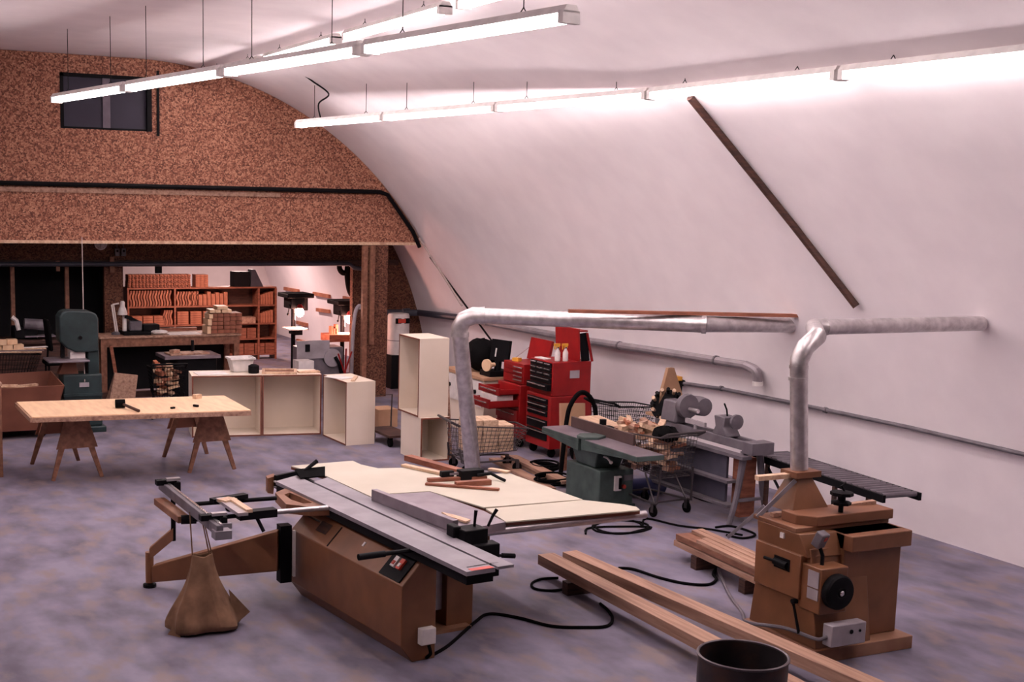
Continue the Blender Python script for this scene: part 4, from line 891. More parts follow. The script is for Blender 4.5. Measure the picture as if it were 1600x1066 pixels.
x_, y_ = rc(1.62, .2); single('board', MB().obox((x_, y_, .853), (.3, .14, .022), rz+.1), 'pale_wood', 'short pale board beside the frame on the cream cabinets', 'board')
x_, y_ = rc(.86, .22); single('can', MB().lathe([(.07, 0), (.075, .01), (.075, .10), (.04, .12)], (x_, y_, .843), 16), 'black', 'small black can right of the white tub', 'can')
single('paper', MB().obox((qd.x+.10, qd.y+.45, .856), (.26, .34, .008), .4), 'paper', 'sheet of paper on the right end cabinet of the low row', 'paper')
single('board', MB().obox((qd.x+.22, qd.y+.22, .862), (.05, .42, .02), -.5), 'pale_wood', 'pale strip lying on the right end cabinet of the low row', 'board')
# clutter on the floor by the tall cabinet and under the jointer
q = G(607, 668); single('carton', MB().box(q.x-.16, q.x+.14, q.y, q.y+.35, 0, .26), 'carton', 'brown open carton on the floor right of the low cabinet row', 'box')
q = G(622, 700)
t = thing('dolly', 'small dark dolly with casters beside the stacked cream cabinets', 'dolly', (q.x, q.y+.2, 0))
part('deck', MB().box(q.x-.12, q.x+.22, q.y+.02, q.y+.75, .13, .16), 'dark_wood', t)
part('push_bar', MB().tube([(q.x+.2, q.y+.7, .15), (q.x+.22, q.y+.72, .6), (q.x-.08, q.y+.72, .6), (q.x-.1, q.y+.7, .15)], .012, 6), 'wire', t)
for x_ in (q.x-.08, q.x+.17):
    for y_ in (q.y+.08, q.y+.68): part('caster', MB().lathe([(.015, -.02), (.058, -.02), (.06, 0), (.058, .02), (.015, .02)], (x_, y_, .062), 14, 'X').box(x_-.03, x_+.03, y_-.02, y_+.02, .10, .13), 'black_soft', t)
for cx_, cy_, r_, lb in ((7.72, 12.75, .20, 'black cable coiled on the floor under the far end of the jointer'), (8.02, 13.45, .17, 'black cable coiled on the floor in front of the tall red cabinet')):
    cp_ = []
    for k in range(40): cp_.append((cx_+r_*math.cos(k*.55)*(1+.12*math.sin(k*1.3)), cy_+r_*math.sin(k*.55)*(1+.1*math.cos(k*.9)), .015+.0022*k))
    single('cable_coil', MB().tube(smooth_path(cp_, 3), .014, 6), 'black_soft', lb, 'cable')
single('dark_heap', MB().ball((8.70, 13.62, .17), .20, (1, .8, .8), 14).jitter(.012), 'black_soft', 'dark lumpy heap standing in for tangled black cables on the floor between the tall red cabinet and the empty cart', 'bag')  # heap added to fill the dark mess of cables
# ------------------------------------------------------------------ sheet on sawhorses
tcs = [G(26, 628, .80), G(50, 652, .80), G(392, 641, .80), G(350, 618, .80)]
t = thing('work_sheet', 'pale plywood sheet with thick edge laid over two sawhorses', 'table top', ((tcs[0].x+tcs[2].x)/2, (tcs[0].y+tcs[2].y)/2, .75))
part('sheet', MB().prism(tcs, (0, 0, -.03)), 'sheet', t)
part('edge_strip', MB().bar(tcs[1]+Vector((0, -.01, -.035)), tcs[2]+Vector((0, -.01, -.035)), .02, .05).bar(tcs[0]+Vector((-.01, 0, -.035)), tcs[1]+Vector((-.01, 0, -.035)), .02, .05), 'plank_wood', t)
def sawhorse(c, rz, L, spread, h, label):
    t = thing('sawhorse', label, 'sawhorse', (c[0], c[1], 0), rz, 'sawhorses under the pale sheet')
    part('top_beam', MB().box(-.055, .055, -L/2, L/2, h-.09, h), 'brown_wood', t, False)
    for ye in (-1, 1):
        y_ = ye*(L/2-.05)
        for s_ in (-1, 1):
            part('leg', MB().bar((s_*.06, y_, h-.02), (s_*spread/2, y_+ye*.06, .0), .035, .085, (1, 0, 0), .03, .04), 'brown_wood', t, False)
        k = (h-.02-.40)/(h-.02)
        xb = .10+(spread/2-.06)*.62
        part('gusset', MB().prism([(-.12, y_+ye*.03, h-.005), (.12, y_+ye*.03, h-.005), (xb, y_+ye*.05, .36), (-xb, y_+ye*.05, .36)], (0, ye*.015, 0)), 'bin_wood' if ye > 0 else 'brown_wood', t, False)
    return t
sawhorse((2.62, 15.36), .08, 1.0, .56, .745, 'wooden sawhorse under the left end of the pale sheet')
sawhorse((4.19, 15.27), .05, 1.0, .56, .745, 'wooden sawhorse under the right end of the pale sheet')
m0, m1, m2 = G(180, 632, .845), G(196, 632, .845), G(217, 642, .82)
t = thing('mallet', 'black-headed rubber mallet lying on the pale sheet', 'mallet', (m1.x, m1.y, .802))
part('head', MB().cyl(Vector((m0.x, m0.y, .853)), Vector((m1.x, m1.y+.02, .853)), .05, seg=18), 'black_soft', t, bevel=.006)
part('handle', MB().cyl(Vector((m1.x-.03, m1.y+.0, .85)), Vector((m2.x, m2.y, .818)), .016, .018, 10), 'dark_wood', t)
for (px, py), sz, mm, lb in (((270, 639), (.05, .03, .02), 'black', 'dark little bit lying near the front edge of the pale sheet'), ((306, 636), (.03, .07, .025), 'black', 'dark little bit near the right end of the pale sheet'), ((308, 623), (.10, .06, .05), 'pale_wood', 'small wooden scrap at the back edge of the pale sheet')):
    q = G(px, py, .80); single('scrap', MB().obox((q.x, q.y, .802+sz[2]/2), sz, .5), mm, lb, 'scrap')
lp_ = G(4, 746)
t = thing('plywood_cabinet', 'brown plywood cabinet end at the left edge', 'cabinet', (lp_.x-.25, lp_.y+.3, 0))
part('body', MB().box(lp_.x-.55, lp_.x+.01, lp_.y, lp_.y+.55, 0, 1.06), 'brown_wood', t, bevel=.004)
part('top', MB().box(lp_.x-.57, lp_.x+.02, lp_.y-.01, lp_.y+.57, 1.06, 1.09), 'plank_wood', t)
# ------------------------------------------------------------------ bandsaw
bx, by = 3.28, 18.0
t = thing('bandsaw', 'dark green bandsaw with rounded wheel cover behind the pale sheet', 'bandsaw', (bx, by, 0))
def rrect(x0, x1, z0, z1, r, n=5, cut=0):
    P = []
    for cx_, cz_, a_ in ((x1-r, z1-r, 0), (x0+r, z1-r, 90), (x0+r, z0+r, 180), (x1-r, z0+r, 270)):
        for k in range(n+1):
            a = math.radians(a_+90*k/n); P.append((cx_+r*math.cos(a), cz_+r*math.sin(a)))
    return P
part('wheel_cover', MB().prism([(x, by-.16, z) for x, z in [(2.99, 1.58), (3.03, 1.645), (3.10, 1.67), (3.40, 1.655), (3.48, 1.62), (3.51, 1.55), (3.51, 1.10), (3.20, 1.10), (3.08, 1.16), (2.99, 1.26)]], (0, .34, 0)), 'green_dark', t, bevel=.02)
part('column', MB().box(3.37, 3.52, by-.12, by+.16, .6, 1.15), 'green_dark', t, bevel=.012)
part('lower_body', MB().box(3.02, 3.54, by-.2, by+.2, .08, .80), 'green_dark', t, bevel=.02)
part('base', MB().box(2.98, 3.58, by-.26, by+.26, 0, .08), 'green_dark', t, bevel=.01)
part('upper_base', MB().box(3.02, 3.54, by-.22, by+.22, .50, .54), 'green_dark', t)
part('table', MB().box(2.82, 3.36, by-.30, by+.2, .98, 1.005), 'cast', t, bevel=.004)
part('trunnion', MB().prism([(2.98, by-.1, .80), (3.24, by-.1, .80), (3.2, by-.1, .98), (3.05, by-.1, .98)], (0, .16, 0)), 'bin_wood', t)
part('blade_guard', MB().box(3.02, 3.07, by-.06, by, 1.02, 1.25), 'black', t)
part('knob', MB().cyl((3.26, by-.165, 1.30), (3.26, by-.19, 1.30), .025), 'black', t)
part('switch', MB().box(3.23, 3.36, by-.222, by-.2, .63, .69), 'grey_light', t)
part('maker_plate', MB().box(3.20, 3.30, by-.208, by-.2, .20, .28), 'grey', t)
single('power_cable', MB().tube([(3.30, by-.225, .70), PY(128, 371, D1-.035)], .008, 6), 'rope', 'thin pale cord hanging from the beam in front of the bandsaw', 'cord')
single('carton', MB().obox((3.24, by+.02, 1.082), (.20, .2, .15)), 'white', 'pale box on the bandsaw table', 'box')
# ------------------------------------------------------------------ plywood bin on casters and its surroundings
t = thing('bin_cart', 'reddish plywood bin on casters left of the bandsaw', 'bin', (2.4, 18.0, 0))
mbn = MB(); zb_, zt_ = .12, .70
def wall4(a, b, th_): 
    a = Vector(a); b = Vector(b)
    return [a, b]
B = [(1.85, 17.55, zb_), (2.80, 17.55, zb_), (2.80, 18.35, zb_), (1.85, 18.35, zb_)]; T_ = [(1.72, 17.42, zt_), (2.95, 17.42, zt_+.02), (2.95, 18.45, zt_+.08), (1.72, 18.45, zt_+.05)]
for i in range(4):
    a, b = Vector(B[i]), Vector(B[(i+1) % 4]); c_, d_ = Vector(T_[(i+1) % 4]), Vector(T_[i])
    n_ = (b-a).cross(c_-a).normalized()*.02
    part('side', MB().prism([a, b, c_, d_], n_), 'bin_wood', t)
part('floor_board', MB().box(1.86, 2.79, 17.56, 18.34, zb_, zb_+.02), 'bin_wood', t)
for x_ in (1.95, 2.7):
    for y_ in (17.65, 18.25): part('caster', MB().lathe([(.015, -.015), (.055, -.015), (.055, .015), (.015, .015)], (x_, y_, .055), 12, 'Y').box(x_-.03, x_+.03, y_-.03, y_+.03, .10, .12), 'black_soft', t)
for k, (x_, y_, a_) in enumerate(((2.35, 17.9, .1), (2.5, 18.1, .4), (2.2, 18.0, -.2))):
    single('wood_scrap', MB().obox((x_, y_, .60+.03*k), (.5, .08, .03), a_), 'pale_wood', 'pale strip lying in the reddish plywood bin', 'wood scrap', 'strips in the plywood bin')
cart((2.45, 19.35, 0), math.radians(8), 'dark wire cart with boards on top left of the bandsaw', m='black', zt=.98, L=.95)
for k in range(7):
    x_ = 2.20+(k % 4)*.15; z_ = .99+(k//4)*.075
    single('wood_block', MB().obox((x_+(.07 if k > 3 else 0), 19.35+random.uniform(-.05, .05), z_+.037), (.14, .16, .07), random.uniform(-.1, .1)), 'sheet', 'cream wooden block on the wire cart at the left edge', 'wood block', 'blocks on the left wire cart')
for k in range(4):
    single('board', MB().obox((2.56+k*.04, 19.22+k*.05, .965+k*.014), (.8, .07, .012), .12*k-.2), ('pale_wood', 'cast', 'pale_wood', 'white')[k], ['pale thin board lowest on the left wire cart', 'grey metal strip on the left wire cart', 'pale thin board third up on the left wire cart', 'white strip on top of the left wire cart'][k], 'board')
t = thing('side_bench', 'dark bench under the black openings at the left', 'bench', (3.2, 20.6, 0))
part('top', MB().box(2.1, 3.97, 20.25, 20.95, .96, 1.01), 'dark_wood', t); part('front_panel', MB().box(2.1, 3.97, 20.3, 20.33, .2, .96), 'dark_wood', t)
for x_ in (2.15, 3.06, 3.91): part('leg', MB().box(x_-.04, x_+.04, 20.34, 20.42, 0, .96), 'dark_wood', t)
t = thing('belt_machine', 'black bench machine with pale arm on the dark bench at the left', 'machine', (2.85, 20.6, 1.01))
part('body', MB().box(2.75, 3.10, 20.45, 20.8, 1.012, 1.20), 'black', t, bevel=.02); part('motor', MB().cyl((2.9, 20.45, 1.25), (3.25, 20.45, 1.22), .085, seg=14), 'grey', t)
part('arm', MB().tube([(2.73, 20.5, 1.35), (2.79, 20.48, 1.30), (2.82, 20.46, 1.15)], .035, 8), 'white', t); part('tray', MB().box(2.9, 3.35, 20.35, 20.6, 1.05, 1.07), 'cast', t)
t = thing('office_chair', 'black chair with narrow back standing beside the bandsaw', 'chair', (3.1, 19.5, 0))
part('backrest', MB().obox((3.12, 19.62, 1.16), (.05, .36, .46), 0, 0, math.radians(-6)), 'black_soft', t, bevel=.02); part('seat', MB().box(3.05, 3.45, 19.4, 19.8, .72, .78), 'black_soft', t, bevel=.02)
for x_ in (3.1, 3.4):
    for y_ in (19.45, 19.75): part('leg', MB().cyl((x_, y_, 0), (x_, y_, .72), .016, seg=8), 'black', t)
part('back_post', MB().cyl((3.10, 19.62, .75), (3.12, 19.62, 1.0), .016), 'black', t)
single('paper', MB().obox((3.62, 20.55, 1.014), (.4, .3, .006), .1), 'paper', 'papers on the dark bench behind the bandsaw', 'paper')
# ------------------------------------------------------------------ clock and boxes on the header
ck_ = PY(157, 381, D2)
t = thing('wall_clock', 'round pale wall clock on the dark header', 'clock', (ck_.x, D2-.01, ck_.z-.1))
part('case', MB().lathe([(.0005, 0), (.098, 0), (.10, -.02), (.088, -.035), (.0005, -.03)], (ck_.x, D2-.002, ck_.z), 32, 'Y'), 'white', t)
part('dial', MB().cyl((ck_.x, D2-.034, ck_.z), (ck_.x, D2-.037, ck_.z), .082, seg=32), 'paper', t)
part('hour_hand', MB().bar((ck_.x, D2-.041, ck_.z), (ck_.x-.03, D2-.041, ck_.z+.03), .004, .012, (0, -1, 0)), 'black', t); part('minute_hand', MB().bar((ck_.x, D2-.044, ck_.z), (ck_.x-.012, D2-.044, ck_.z-.06), .004, .008, (0, -1, 0)), 'black', t)
for k in range(12):
    a = k*math.pi/6; part('hour_mark', MB().obox((ck_.x+.07*math.sin(a), D2-.0385, ck_.z+.07*math.cos(a)), (.008, .003, .008)), 'black', t)
for px, lb in ((182, 'left of the two grey boxes under the header beside the clock'), (192, 'right of the two grey boxes under the header beside the clock')):
    q = PY(px, 394, D2); t = thing('switch_box', lb, 'electrical box', (q.x, D2-.06, q.z-.06), 0, 'electrical boxes beside the clock')
    part('box', MB().box(q.x-.035, q.x+.035, D2-.07, D2-.002, q.z-.06, q.z+.06), 'grey', t); part('knockout', MB().cyl((q.x, D2-.075, q.z+.02), (q.x, D2-.07, q.z+.02), .018), 'black', t)
    part('riser', MB().cyl((q.x, D2-.03, q.z+.06), (q.x, D2-.03, 2.49), .01), 'grey', t)
q0, q1 = PY(172, 402, D2-.15), PY(177, 420, D2-.15)
single('bracket', MB().box(q0.x, q1.x+.02, D2-.14, D2-.092, q1.z-.06, q0.z), 'brown_wood', 'short wooden bracket hanging from the beam left of the shelf', 'bracket')
q0, q1 = PY(88, 408, D2-.15), PY(94, 424, D2-.15)
single('bracket', MB().box(q0.x, q1.x, D2-.14, D2-.092, q1.z, q0.z), 'brown_wood', 'short wooden bracket hanging from the beam above the bandsaw', 'bracket')
# ------------------------------------------------------------------ workbench in front of the opening
wx0, wx1, wy0, wy1, wz = 4.02, 6.26, 20.28, 20.93, 1.03
t = thing('workbench', 'long wooden workbench in front of the lit back room', 'workbench', ((wx0+wx1)/2, 20.6, 0))
part('top', MB().box(wx0-.02, wx1+.02, wy0-.02, wy1+.02, wz-.025, wz), 'plank_wood', t); part('apron', MB().box(wx0, wx1, wy0, wy0+.03, wz-.16, wz-.025), 'brown_wood', t)
for x_ in (wx0+.05, wx1-.05):
    for y_ in (wy0+.05, wy1-.05): part('leg', MB().box(x_-.045, x_+.045, y_-.045, y_+.045, 0, wz-.025), 'brown_wood', t)
part('back_panel', MB().box(wx0+.05, wx1-.05, wy1-.03, wy1, .1, wz-.03), 'black_void', t); part('stretcher', MB().box(wx0, wx1, wy0, wy0+.04, .06, .16), 'dark_wood', t)  # black back panel paints the shade under the bench
b_ = PY(176, 519, 20.55)
lmx = PY(181, 520, 20.6).x
t = thing('desk_lamp', 'white jointed desk lamp at the left end of the workbench', 'lamp', (lmx, 20.6, wz))
part('base', MB().lathe([(.07, 0), (.07, .03), (.03, .05)], (lmx, 20.6, wz+.002), 18), 'grey', t)
part('arm', MB().tube([(lmx, 20.6, wz+.04), (lmx-.06, 20.6, wz+.48)], .013, 6).tube([(lmx+.03, 20.6, wz+.04), (lmx-.03, 20.6, wz+.48)], .010, 6), 'white', t)
part('arm', MB().tube([(lmx-.045, 20.6, wz+.48), (lmx+.05, 20.58, wz+.50)], .013, 6), 'white', t)
part('lamp_shade', MB().lathe([(.075, 0), (.078, .02), (.055, .10), (.038, .13), (.036, .20), (.02, .22)], (lmx+.10, 20.56, wz+.32), 18), 'white', t)
t = thing('bench_machine', 'black bench machine with grey body at the left end of the workbench', 'machine', (lmx+.3, 20.6, wz))
part('base', MB().box(lmx+.09, lmx+.52, 20.42, 20.80, wz+.002, wz+.06), 'black', t, bevel=.008); part('body', MB().box(lmx+.2, lmx+.40, 20.5, 20.75, wz+.06, wz+.22), 'grey', t, bevel=.02)
part('column', MB().cyl((lmx+.14, 20.6, wz+.06), (lmx+.14, 20.6, wz+.30), .035), 'white', t); part('arm', MB().bar((lmx+.14, 20.58, wz+.30), (lmx+.34, 20.58, wz+.20), .06, .06), 'black', t)
part('motor', MB().box(lmx+.42, lmx+.68, 20.5, 20.72, wz+.03, wz+.16), 'black', t, bevel=.012)
q = PY(248, 518, 20.5); single('rag', MB().ball((q.x, 20.5, wz+.035), .10, (1.4, .8, .33), 14).jitter(.012), 'paper', 'crumpled white rag on the workbench', 'rag')
q = PY(285, 519, 20.5); single('paper', MB().obox((q.x, 20.5, wz+.008), (.52, .3, .014), .05), 'paper', 'white papers on the middle of the workbench', 'paper')
q = PY(240, 512, 20.85); single('board', MB().obox((q.x+.2, 20.82, wz+.045), (1.0, .08, .05)), 'red_wood', 'reddish batten along the back of the workbench', 'board')
WB = 'blocks stacked on the right end of the workbench'
sx = PY(327, 515, 20.5).x
for ix in range(5):
    for iz in range(5):
        single('wood_block', MB().obox((sx+.05+ix*.105, 20.56, wz+.035+iz*.066), (.098, .34, .060), random.uniform(-.03, .03)), 'red_wood', 'reddish block stacked on the right end of the workbench', 'wood block', WB)
for x_, z_, sz in ((sx-.045, wz+.065, .12), (sx-.03, wz+.19, .10), (sx-.01, wz+.285, .07)):
    single('wood_block', MB().obox((x_, 20.50, z_), (.06, .30, sz)), 'sheet', 'cream offcut at the left side of the stacked blocks on the workbench', 'wood block', 'cream offcuts left of the stacked blocks')
for k in range(6): single('wood_block', MB().obox((sx+.03+k*.09+(.0 if k < 4 else -.24), 20.52, wz+.365+(.055 if k > 3 else 0)), (.085, .30, .05), random.uniform(-.1, .1)), 'sheet', 'cream block on top of the stacked blocks on the workbench', 'wood block', 'cream blocks on top of the stack')
single('stick', MB().bar((4.30, 20.22, .0), (4.16, 20.2, .9), .05, .04, (0, 1, 0)), 'red_wood', 'reddish stick leaning against the front of the workbench', 'stick')
# ------------------------------------------------------------------ machine table and scrap cart in front of the workbench
ty = 19.3
xa, xb_ = PY(268, 555, ty).x, PY(345, 558, ty).x; zt2 = PY(300, 556, ty).z
t = thing('router_table', 'dark machine table with pale board in front of the workbench', 'machine', ((xa+xb_)/2, ty+.25, 0))
part('table', MB().box(xa-.1, xb_, ty, ty+.6, zt2-.05, zt2), 'cast', t); part('body', MB().box(xa+.1, xb_-.05, ty+.05, ty+.5, .0, zt2-.05), 'black', t, bevel=.01)
part('plate', MB().box(xa+.35, xa+.43, ty+.035, ty+.05, zt2-.30, zt2-.27), 'grey_light', t)
single('board', MB().obox(((xa+xb_)/2-.08, ty+.25, zt2+.013), (.62, .34, .022), .06), 'plank_wood', 'flat board on the dark machine table before the workbench', 'board')
single('wood_block', MB().obox((xa+.10, ty+.2, zt2+.04), (.14, .09, .07), .6), 'plank_wood', 'small block at the left end of the dark machine table', 'wood block')
single('post', MB().cyl((xa+.42, ty+.35, zt2+.028), (xa+.42, ty+.35, zt2+.20), .025), 'black', 'short black post on the dark machine table', 'post')
scx = PY(262, 600, 18.6).x
cart((scx, 18.75, 0), math.radians(85), 'dark wire cart full of pale scraps before the workbench', m='black', zt=.78, zb=.3, L=.7)
scatter(34, (scx, 18.75, 0), .24, .14, .36, .80, 1.5, 'pale scrap in the dark wire cart before the workbench', 'scraps in the dark wire cart', ('pale_wood', 'orange_wood', 'brown_wood', 'sheet'))
single('shovel_board', MB().hexa([(3.95, 19.5, 0), (4.35, 19.5, 0), (4.35, 19.8, 0), (3.95, 19.8, 0), (4.1, 19.65, .55), (4.45, 19.65, .5), (4.45, 19.7, .5), (4.1, 19.7, .55)]), 'plank_wood', 'leaning brown offcut left of the dark wire cart', 'offcut')
# ------------------------------------------------------------------ shelving with wooden parts in the back room
SY = 24.9
def sx_(px): return PY(px, 480, SY).x
def sz_(py): return PY(270, py, SY).z
t = thing('shelving', 'wide wooden shelving full of parts in the back room', 'shelf unit', ((sx_(198)+sx_(432))/2, SY+.2, 0))
xs0, xm, xr, xs1 = sx_(199), sx_(272), sx_(403), sx_(432)
zl = [sz_(449.5), sz_(478.5), sz_(508), sz_(532), sz_(557)]
for z_ in zl: part('shelf_board', MB().box(xs0, xs1, SY, SY+.36, z_-.03, z_), 'red_wood', t)
for x_ in (xs0, xm, xr, xs1-.03): part('upright', MB().box(x_, x_+.035, SY-.01, SY+.36, 0, zl[0]-.031), 'red_wood', t)
part('back', MB().box(xs0, xs1, SY+.36, SY+.38, .1, zl[0]), 'dark_wood', t)
G1 = 'small shaped parts in columns on the top shelf'
proto = None
def piece(mb_fn, loc, lab, group, m, cache={}):
    key = group+m
    if key not in cache:
        o = finish(mb_fn(), 'shaped_part', m); tag(o, lab, 'wooden part', group); o.location = loc; cache[key] = o; return o
    c_ = cache[key].copy(); COL.objects.link(c_); c_.location = loc; return c_
def nub(): return MB().hexa([(-.034, -.12, 0), (.034, -.12, 0), (.034, .12, 0), (-.034, .12, 0), (-.026, -.12, .04), (.026, -.12, .04), (.026, .12, .04), (-.026, .12, .04)]).prism([(-.012, -.122, .012), (.02, -.122, .012), (.02, -.122, .028), (-.012, -.122, .028)], (0, -.03, 0))
for k in range(18):
    x_ = xs0+.05+k*(sx_(302)-xs0-.06)/18
    for j in range(6): piece(nub, (x_+random.uniform(-.006, .006), SY+.14, zl[0]+.002+j*.042), 'small shaped wooden part in a column on the top shelf', G1, 'orange_wood' if (j) % 2 else 'red_wood')
for k in range(3): 
    x_ = sx_(304)+.07+k*.085
    for j in range(6): single('wood_block', MB().obox((x_, SY+.15, zl[0]+.021+j*.041), (.082, .26, .038)), 'orange_wood', 'plain block at the right end of the top shelf stack', 'wood block', 'plain blocks on the top shelf')
def wavy(h, wdt=.035, amp=.014):
    n = 8; L_ = [(amp*math.sin(2.6*math.pi*i/n), h*i/n) for i in range(n+1)]
    P = [(x-wdt/2, -.13, z) for x, z in L_]+[(x+wdt/2, -.13, z) for x, z in L_[::-1]]
    return MB().prism(P, (0, .26, 0))
h2 = zl[0]-.03-zl[1]-.03; h3 = zl[1]-.03-zl[2]-.03
for k in range(15): piece(lambda: wavy(h2), (xs0+.07+k*(xm-xs0-.09)/15, SY+.15, zl[1]+.002), 'curved wooden slat upright in the left bay of the second shelf', 'curved slats in the left bay of the second shelf', 'orange_wood' if k % 2 else 'red_wood')
for k in range(8): piece(lambda: wavy(h2*.92), (xm+.08+k*.055, SY+.15, zl[1]+.002), 'curved wooden slat upright in the middle bay of the second shelf', 'curved slats in the middle bay of the second shelf', 'red_wood' if k % 2 else 'orange_wood')
for k in range(9):
    x_ = sx_(298)+k*.085; hh = h2*random.uniform(.7, .95)
    if x_ < xr-.06: single('wood_block', MB().box(x_, x_+.07, SY+.02, SY+.28, zl[1]+.002, zl[1]+hh), 'orange_wood', 'upright block in the middle bay of the second shelf', 'wood block', 'upright blocks on the second shelf')
for k in range(5):
    for j in range(2): single('wood_block', MB().box(xr+.05+k*.056, xr+.10+k*.056, SY+.02, SY+.28, zl[1+j]+.002, zl[1+j]+.2+.015*k), 'orange_wood', 'upright block in the right bay of the shelving', 'wood block', 'upright blocks in the right bay')
for k in range(4): piece(lambda: wavy(h3*.92), (sx_(257)+k*.045, SY+.15, zl[2]+.002), 'curved wooden slat at the right of the left bay, third shelf', 'curved slats on the third shelf', 'orange_wood' if k % 2 else 'red_wood')
def stackb(x_, w_, z_, n, hh, lab, group, m='orange_wood'):
    for j in range(n): single('wood_block', MB().box(x_, x_+w_, SY+.02, SY+.30, z_+.002+j*hh, z_+j*hh+hh-.002), m, lab, 'wood block', group)
for k in range(3): stackb(xs0+.10+k*.21, .19, zl[2], 4, .045, 'flat block in the piles of the left bay, third shelf', 'flat blocks in the left bay')
for k in range(3): stackb(xm+.07+k*.26, .22, zl[2], 6, .043, 'flat block in the piles of the middle bay, third shelf', 'flat blocks in the middle bay')
for k in range(2): stackb(sx_(372)+k*.2, .18, zl[3], 3, .07, 'wide block on the fourth shelf', 'wide blocks on the fourth shelf', 'red_wood')
for k in range(4): stackb(sx_(366)+k*.22, .20, zl[4], 3, .07, 'wide block on the bottom shelf', 'wide blocks on the bottom shelf', 'red_wood')
single('plank', MB().box(sx_(364), sx_(398), SY-.06, SY+.2, zl[2]+.002, zl[2]+.13), 'plank_wood', 'wide pale plank end at the right of the third shelf', 'plank')
q = PY(385, 432, SY); single('speaker_box', MB().box(q.x-.25, q.x+.08, SY+.02, SY+.3, zl[0]+.002, zl[0]+.30), 'black', 'black box on top of the shelving', 'box', bevel=.008)
single('machine_part', MB().hexa([(q.x+.10, SY+.02, zl[0]+.002), (q.x+.36, SY+.02, zl[0]+.002), (q.x+.36, SY+.3, zl[0]+.002), (q.x+.10, SY+.3, zl[0]+.002), (q.x+.12, SY+.05, zl[0]+.34), (q.x+.2, SY+.05, zl[0]+.34), (q.x+.2, SY+.28, zl[0]+.34), (q.x+.12, SY+.28, zl[0]+.34)]), 'pipe_blue', 'dark wedge shaped part on top of the shelving right of the black box', 'machine part')
q = PY(250, 418, D2-.15); single('bracket', MB().box(q.x-.05, q.x+.05, D2-.08, D2-.0, q.z-.1, 2.099), 'black', 'dark bracket hanging from the beam over the shelving', 'bracket')
# ------------------------------------------------------------------ drill presses with lit task lamps
def drill_press(px, Y, hz, tzb, label, tabm='white', sgn=1):
    x = PY(px, 520, Y).x
    t = thing('drill_press', label, 'drill press', (x, Y, 0), 0, 'drill presses in the back room')
    part('base', MB().box(x-.2, x+.2, Y-.28, Y+.2, 0, .06), 'black', t, bevel=.01)
    part('column', MB().cyl((x, Y+.1, .06), (x, Y+.1, hz-.1), .04), 'black', t)
    hd = part('head', MB().box(x-.17, x+.10, Y-.25, Y+.15, hz-.22, hz-.03), 'black', t, bevel=.015)
    part('belt_cover', MB().box(x-.24, x+.26, Y-.28, Y+.28, hz-.03, hz+.05), 'black', t, bevel=.015)
    part('motor', MB().cyl((x+.20, Y+.18, hz-.28), (x+.20, Y+.18, hz-.04), .10, seg=18), 'black', t)
    part('chuck', MB().cyl((x-.05, Y-.14, hz-.30), (x-.05, Y-.14, hz-.22), .025, .035).cyl((x-.05, Y-.14, hz-.42), (x-.05, Y-.14, hz-.30), .008), 'chrome', t)
    part('feed_handle', MB().tube([(x-.20, Y-.2, hz-.14), (x-.17, Y-.2, hz-.14), (x-.22, Y-.24, hz-.30)], .010, 6).ball((x-.22, Y-.24, hz-.31), .022), 'black', hd)
    tb_ = part('table', MB().box(x-.24, x+.12, Y-.34, Y+.02, tzb, tzb+.03), tabm, t, bevel=.004)
    part('table_arm', MB().box(x-.07, x+.07, Y-.2, Y+.14, tzb-.10, tzb-.0), 'black', tb_)
    lm = part('task_lamp', MB().lathe([(.03, .09), (.05, .06), (.065, .02), (.06, .02), (.045, .05), (.0005, .08)], (x-.03, Y-.33, hz-.22), 16), 'red', t, label='task lamp, lit')
    part('bulb', MB().ball((x-.03, Y-.33, hz-.27), .075, (1, 1, 1.15)), 'bulb', lm)
    part('lamp_arm', MB().tube([(x-.03, Y-.33, hz-.17), (x+.02, Y-.28, hz-.1)], .008, 6), 'black', lm)
    li = bpy.data.lights.new('task_lamp_light', 'POINT'); li.energy = 80; li.color = (1, .42, .32); li.shadow_soft_size = .06
    lo_ = bpy.data.objects.new('task_lamp_light', li); COL.objects.link(lo_); lo_.location = (x-.03, Y-.33, hz-.42)
    return t, x
drill_press(461, 21.95, PY(460, 462, 21.95).z, PY(450, 511, 21.95).z-.03, 'drill press with lit lamp beside the shelving')
Y2 = 21.95
d2_, x2 = drill_press(538, Y2, PY(535, 473, Y2).z, PY(515, 520, Y2).z-.03, 'drill press with lit lamp and reddish side table by the post')
part('table_box', MB().box(x2-.44, x2-.24, 21.60, 22.0, PY(515, 531, Y2).z, PY(515, 520, Y2).z).box(x2-.44, x2+.14, 21.56, 21.6, PY(515, 531, Y2).z, PY(515, 520, Y2).z), 'red_wood', d2_)
for k, (dx, hh) in enumerate(((-.36, .14), (-.30, .1), (-.27, .17))): single('wood_block', MB().box(x2+dx, x2+dx+.05, 21.7, 21.8, PY(515, 520, Y2).z+.002, PY(515, 520, Y2).z+hh), 'orange_wood', 'upright block on the side table of the right drill press', 'wood block', 'blocks on the drill press side table')
for nm_, loc, e_, sz, col_ in (('ceiling_lamp', (6.6, 23.2, 2.44), 130, 1.2, (1, .66, .58)), ('ceiling_lamp', (8.2, 26.8, 2.44), 150, 1.2, (1, .72, .66))):
    li = bpy.data.lights.new(nm_, 'AREA'); li.energy = e_; li.shape = 'RECTANGLE'; li.size = .2; li.size_y = sz; li.color = col_
    lo_ = bpy.data.objects.new(nm_, li); COL.objects.link(lo_); lo_.location = loc
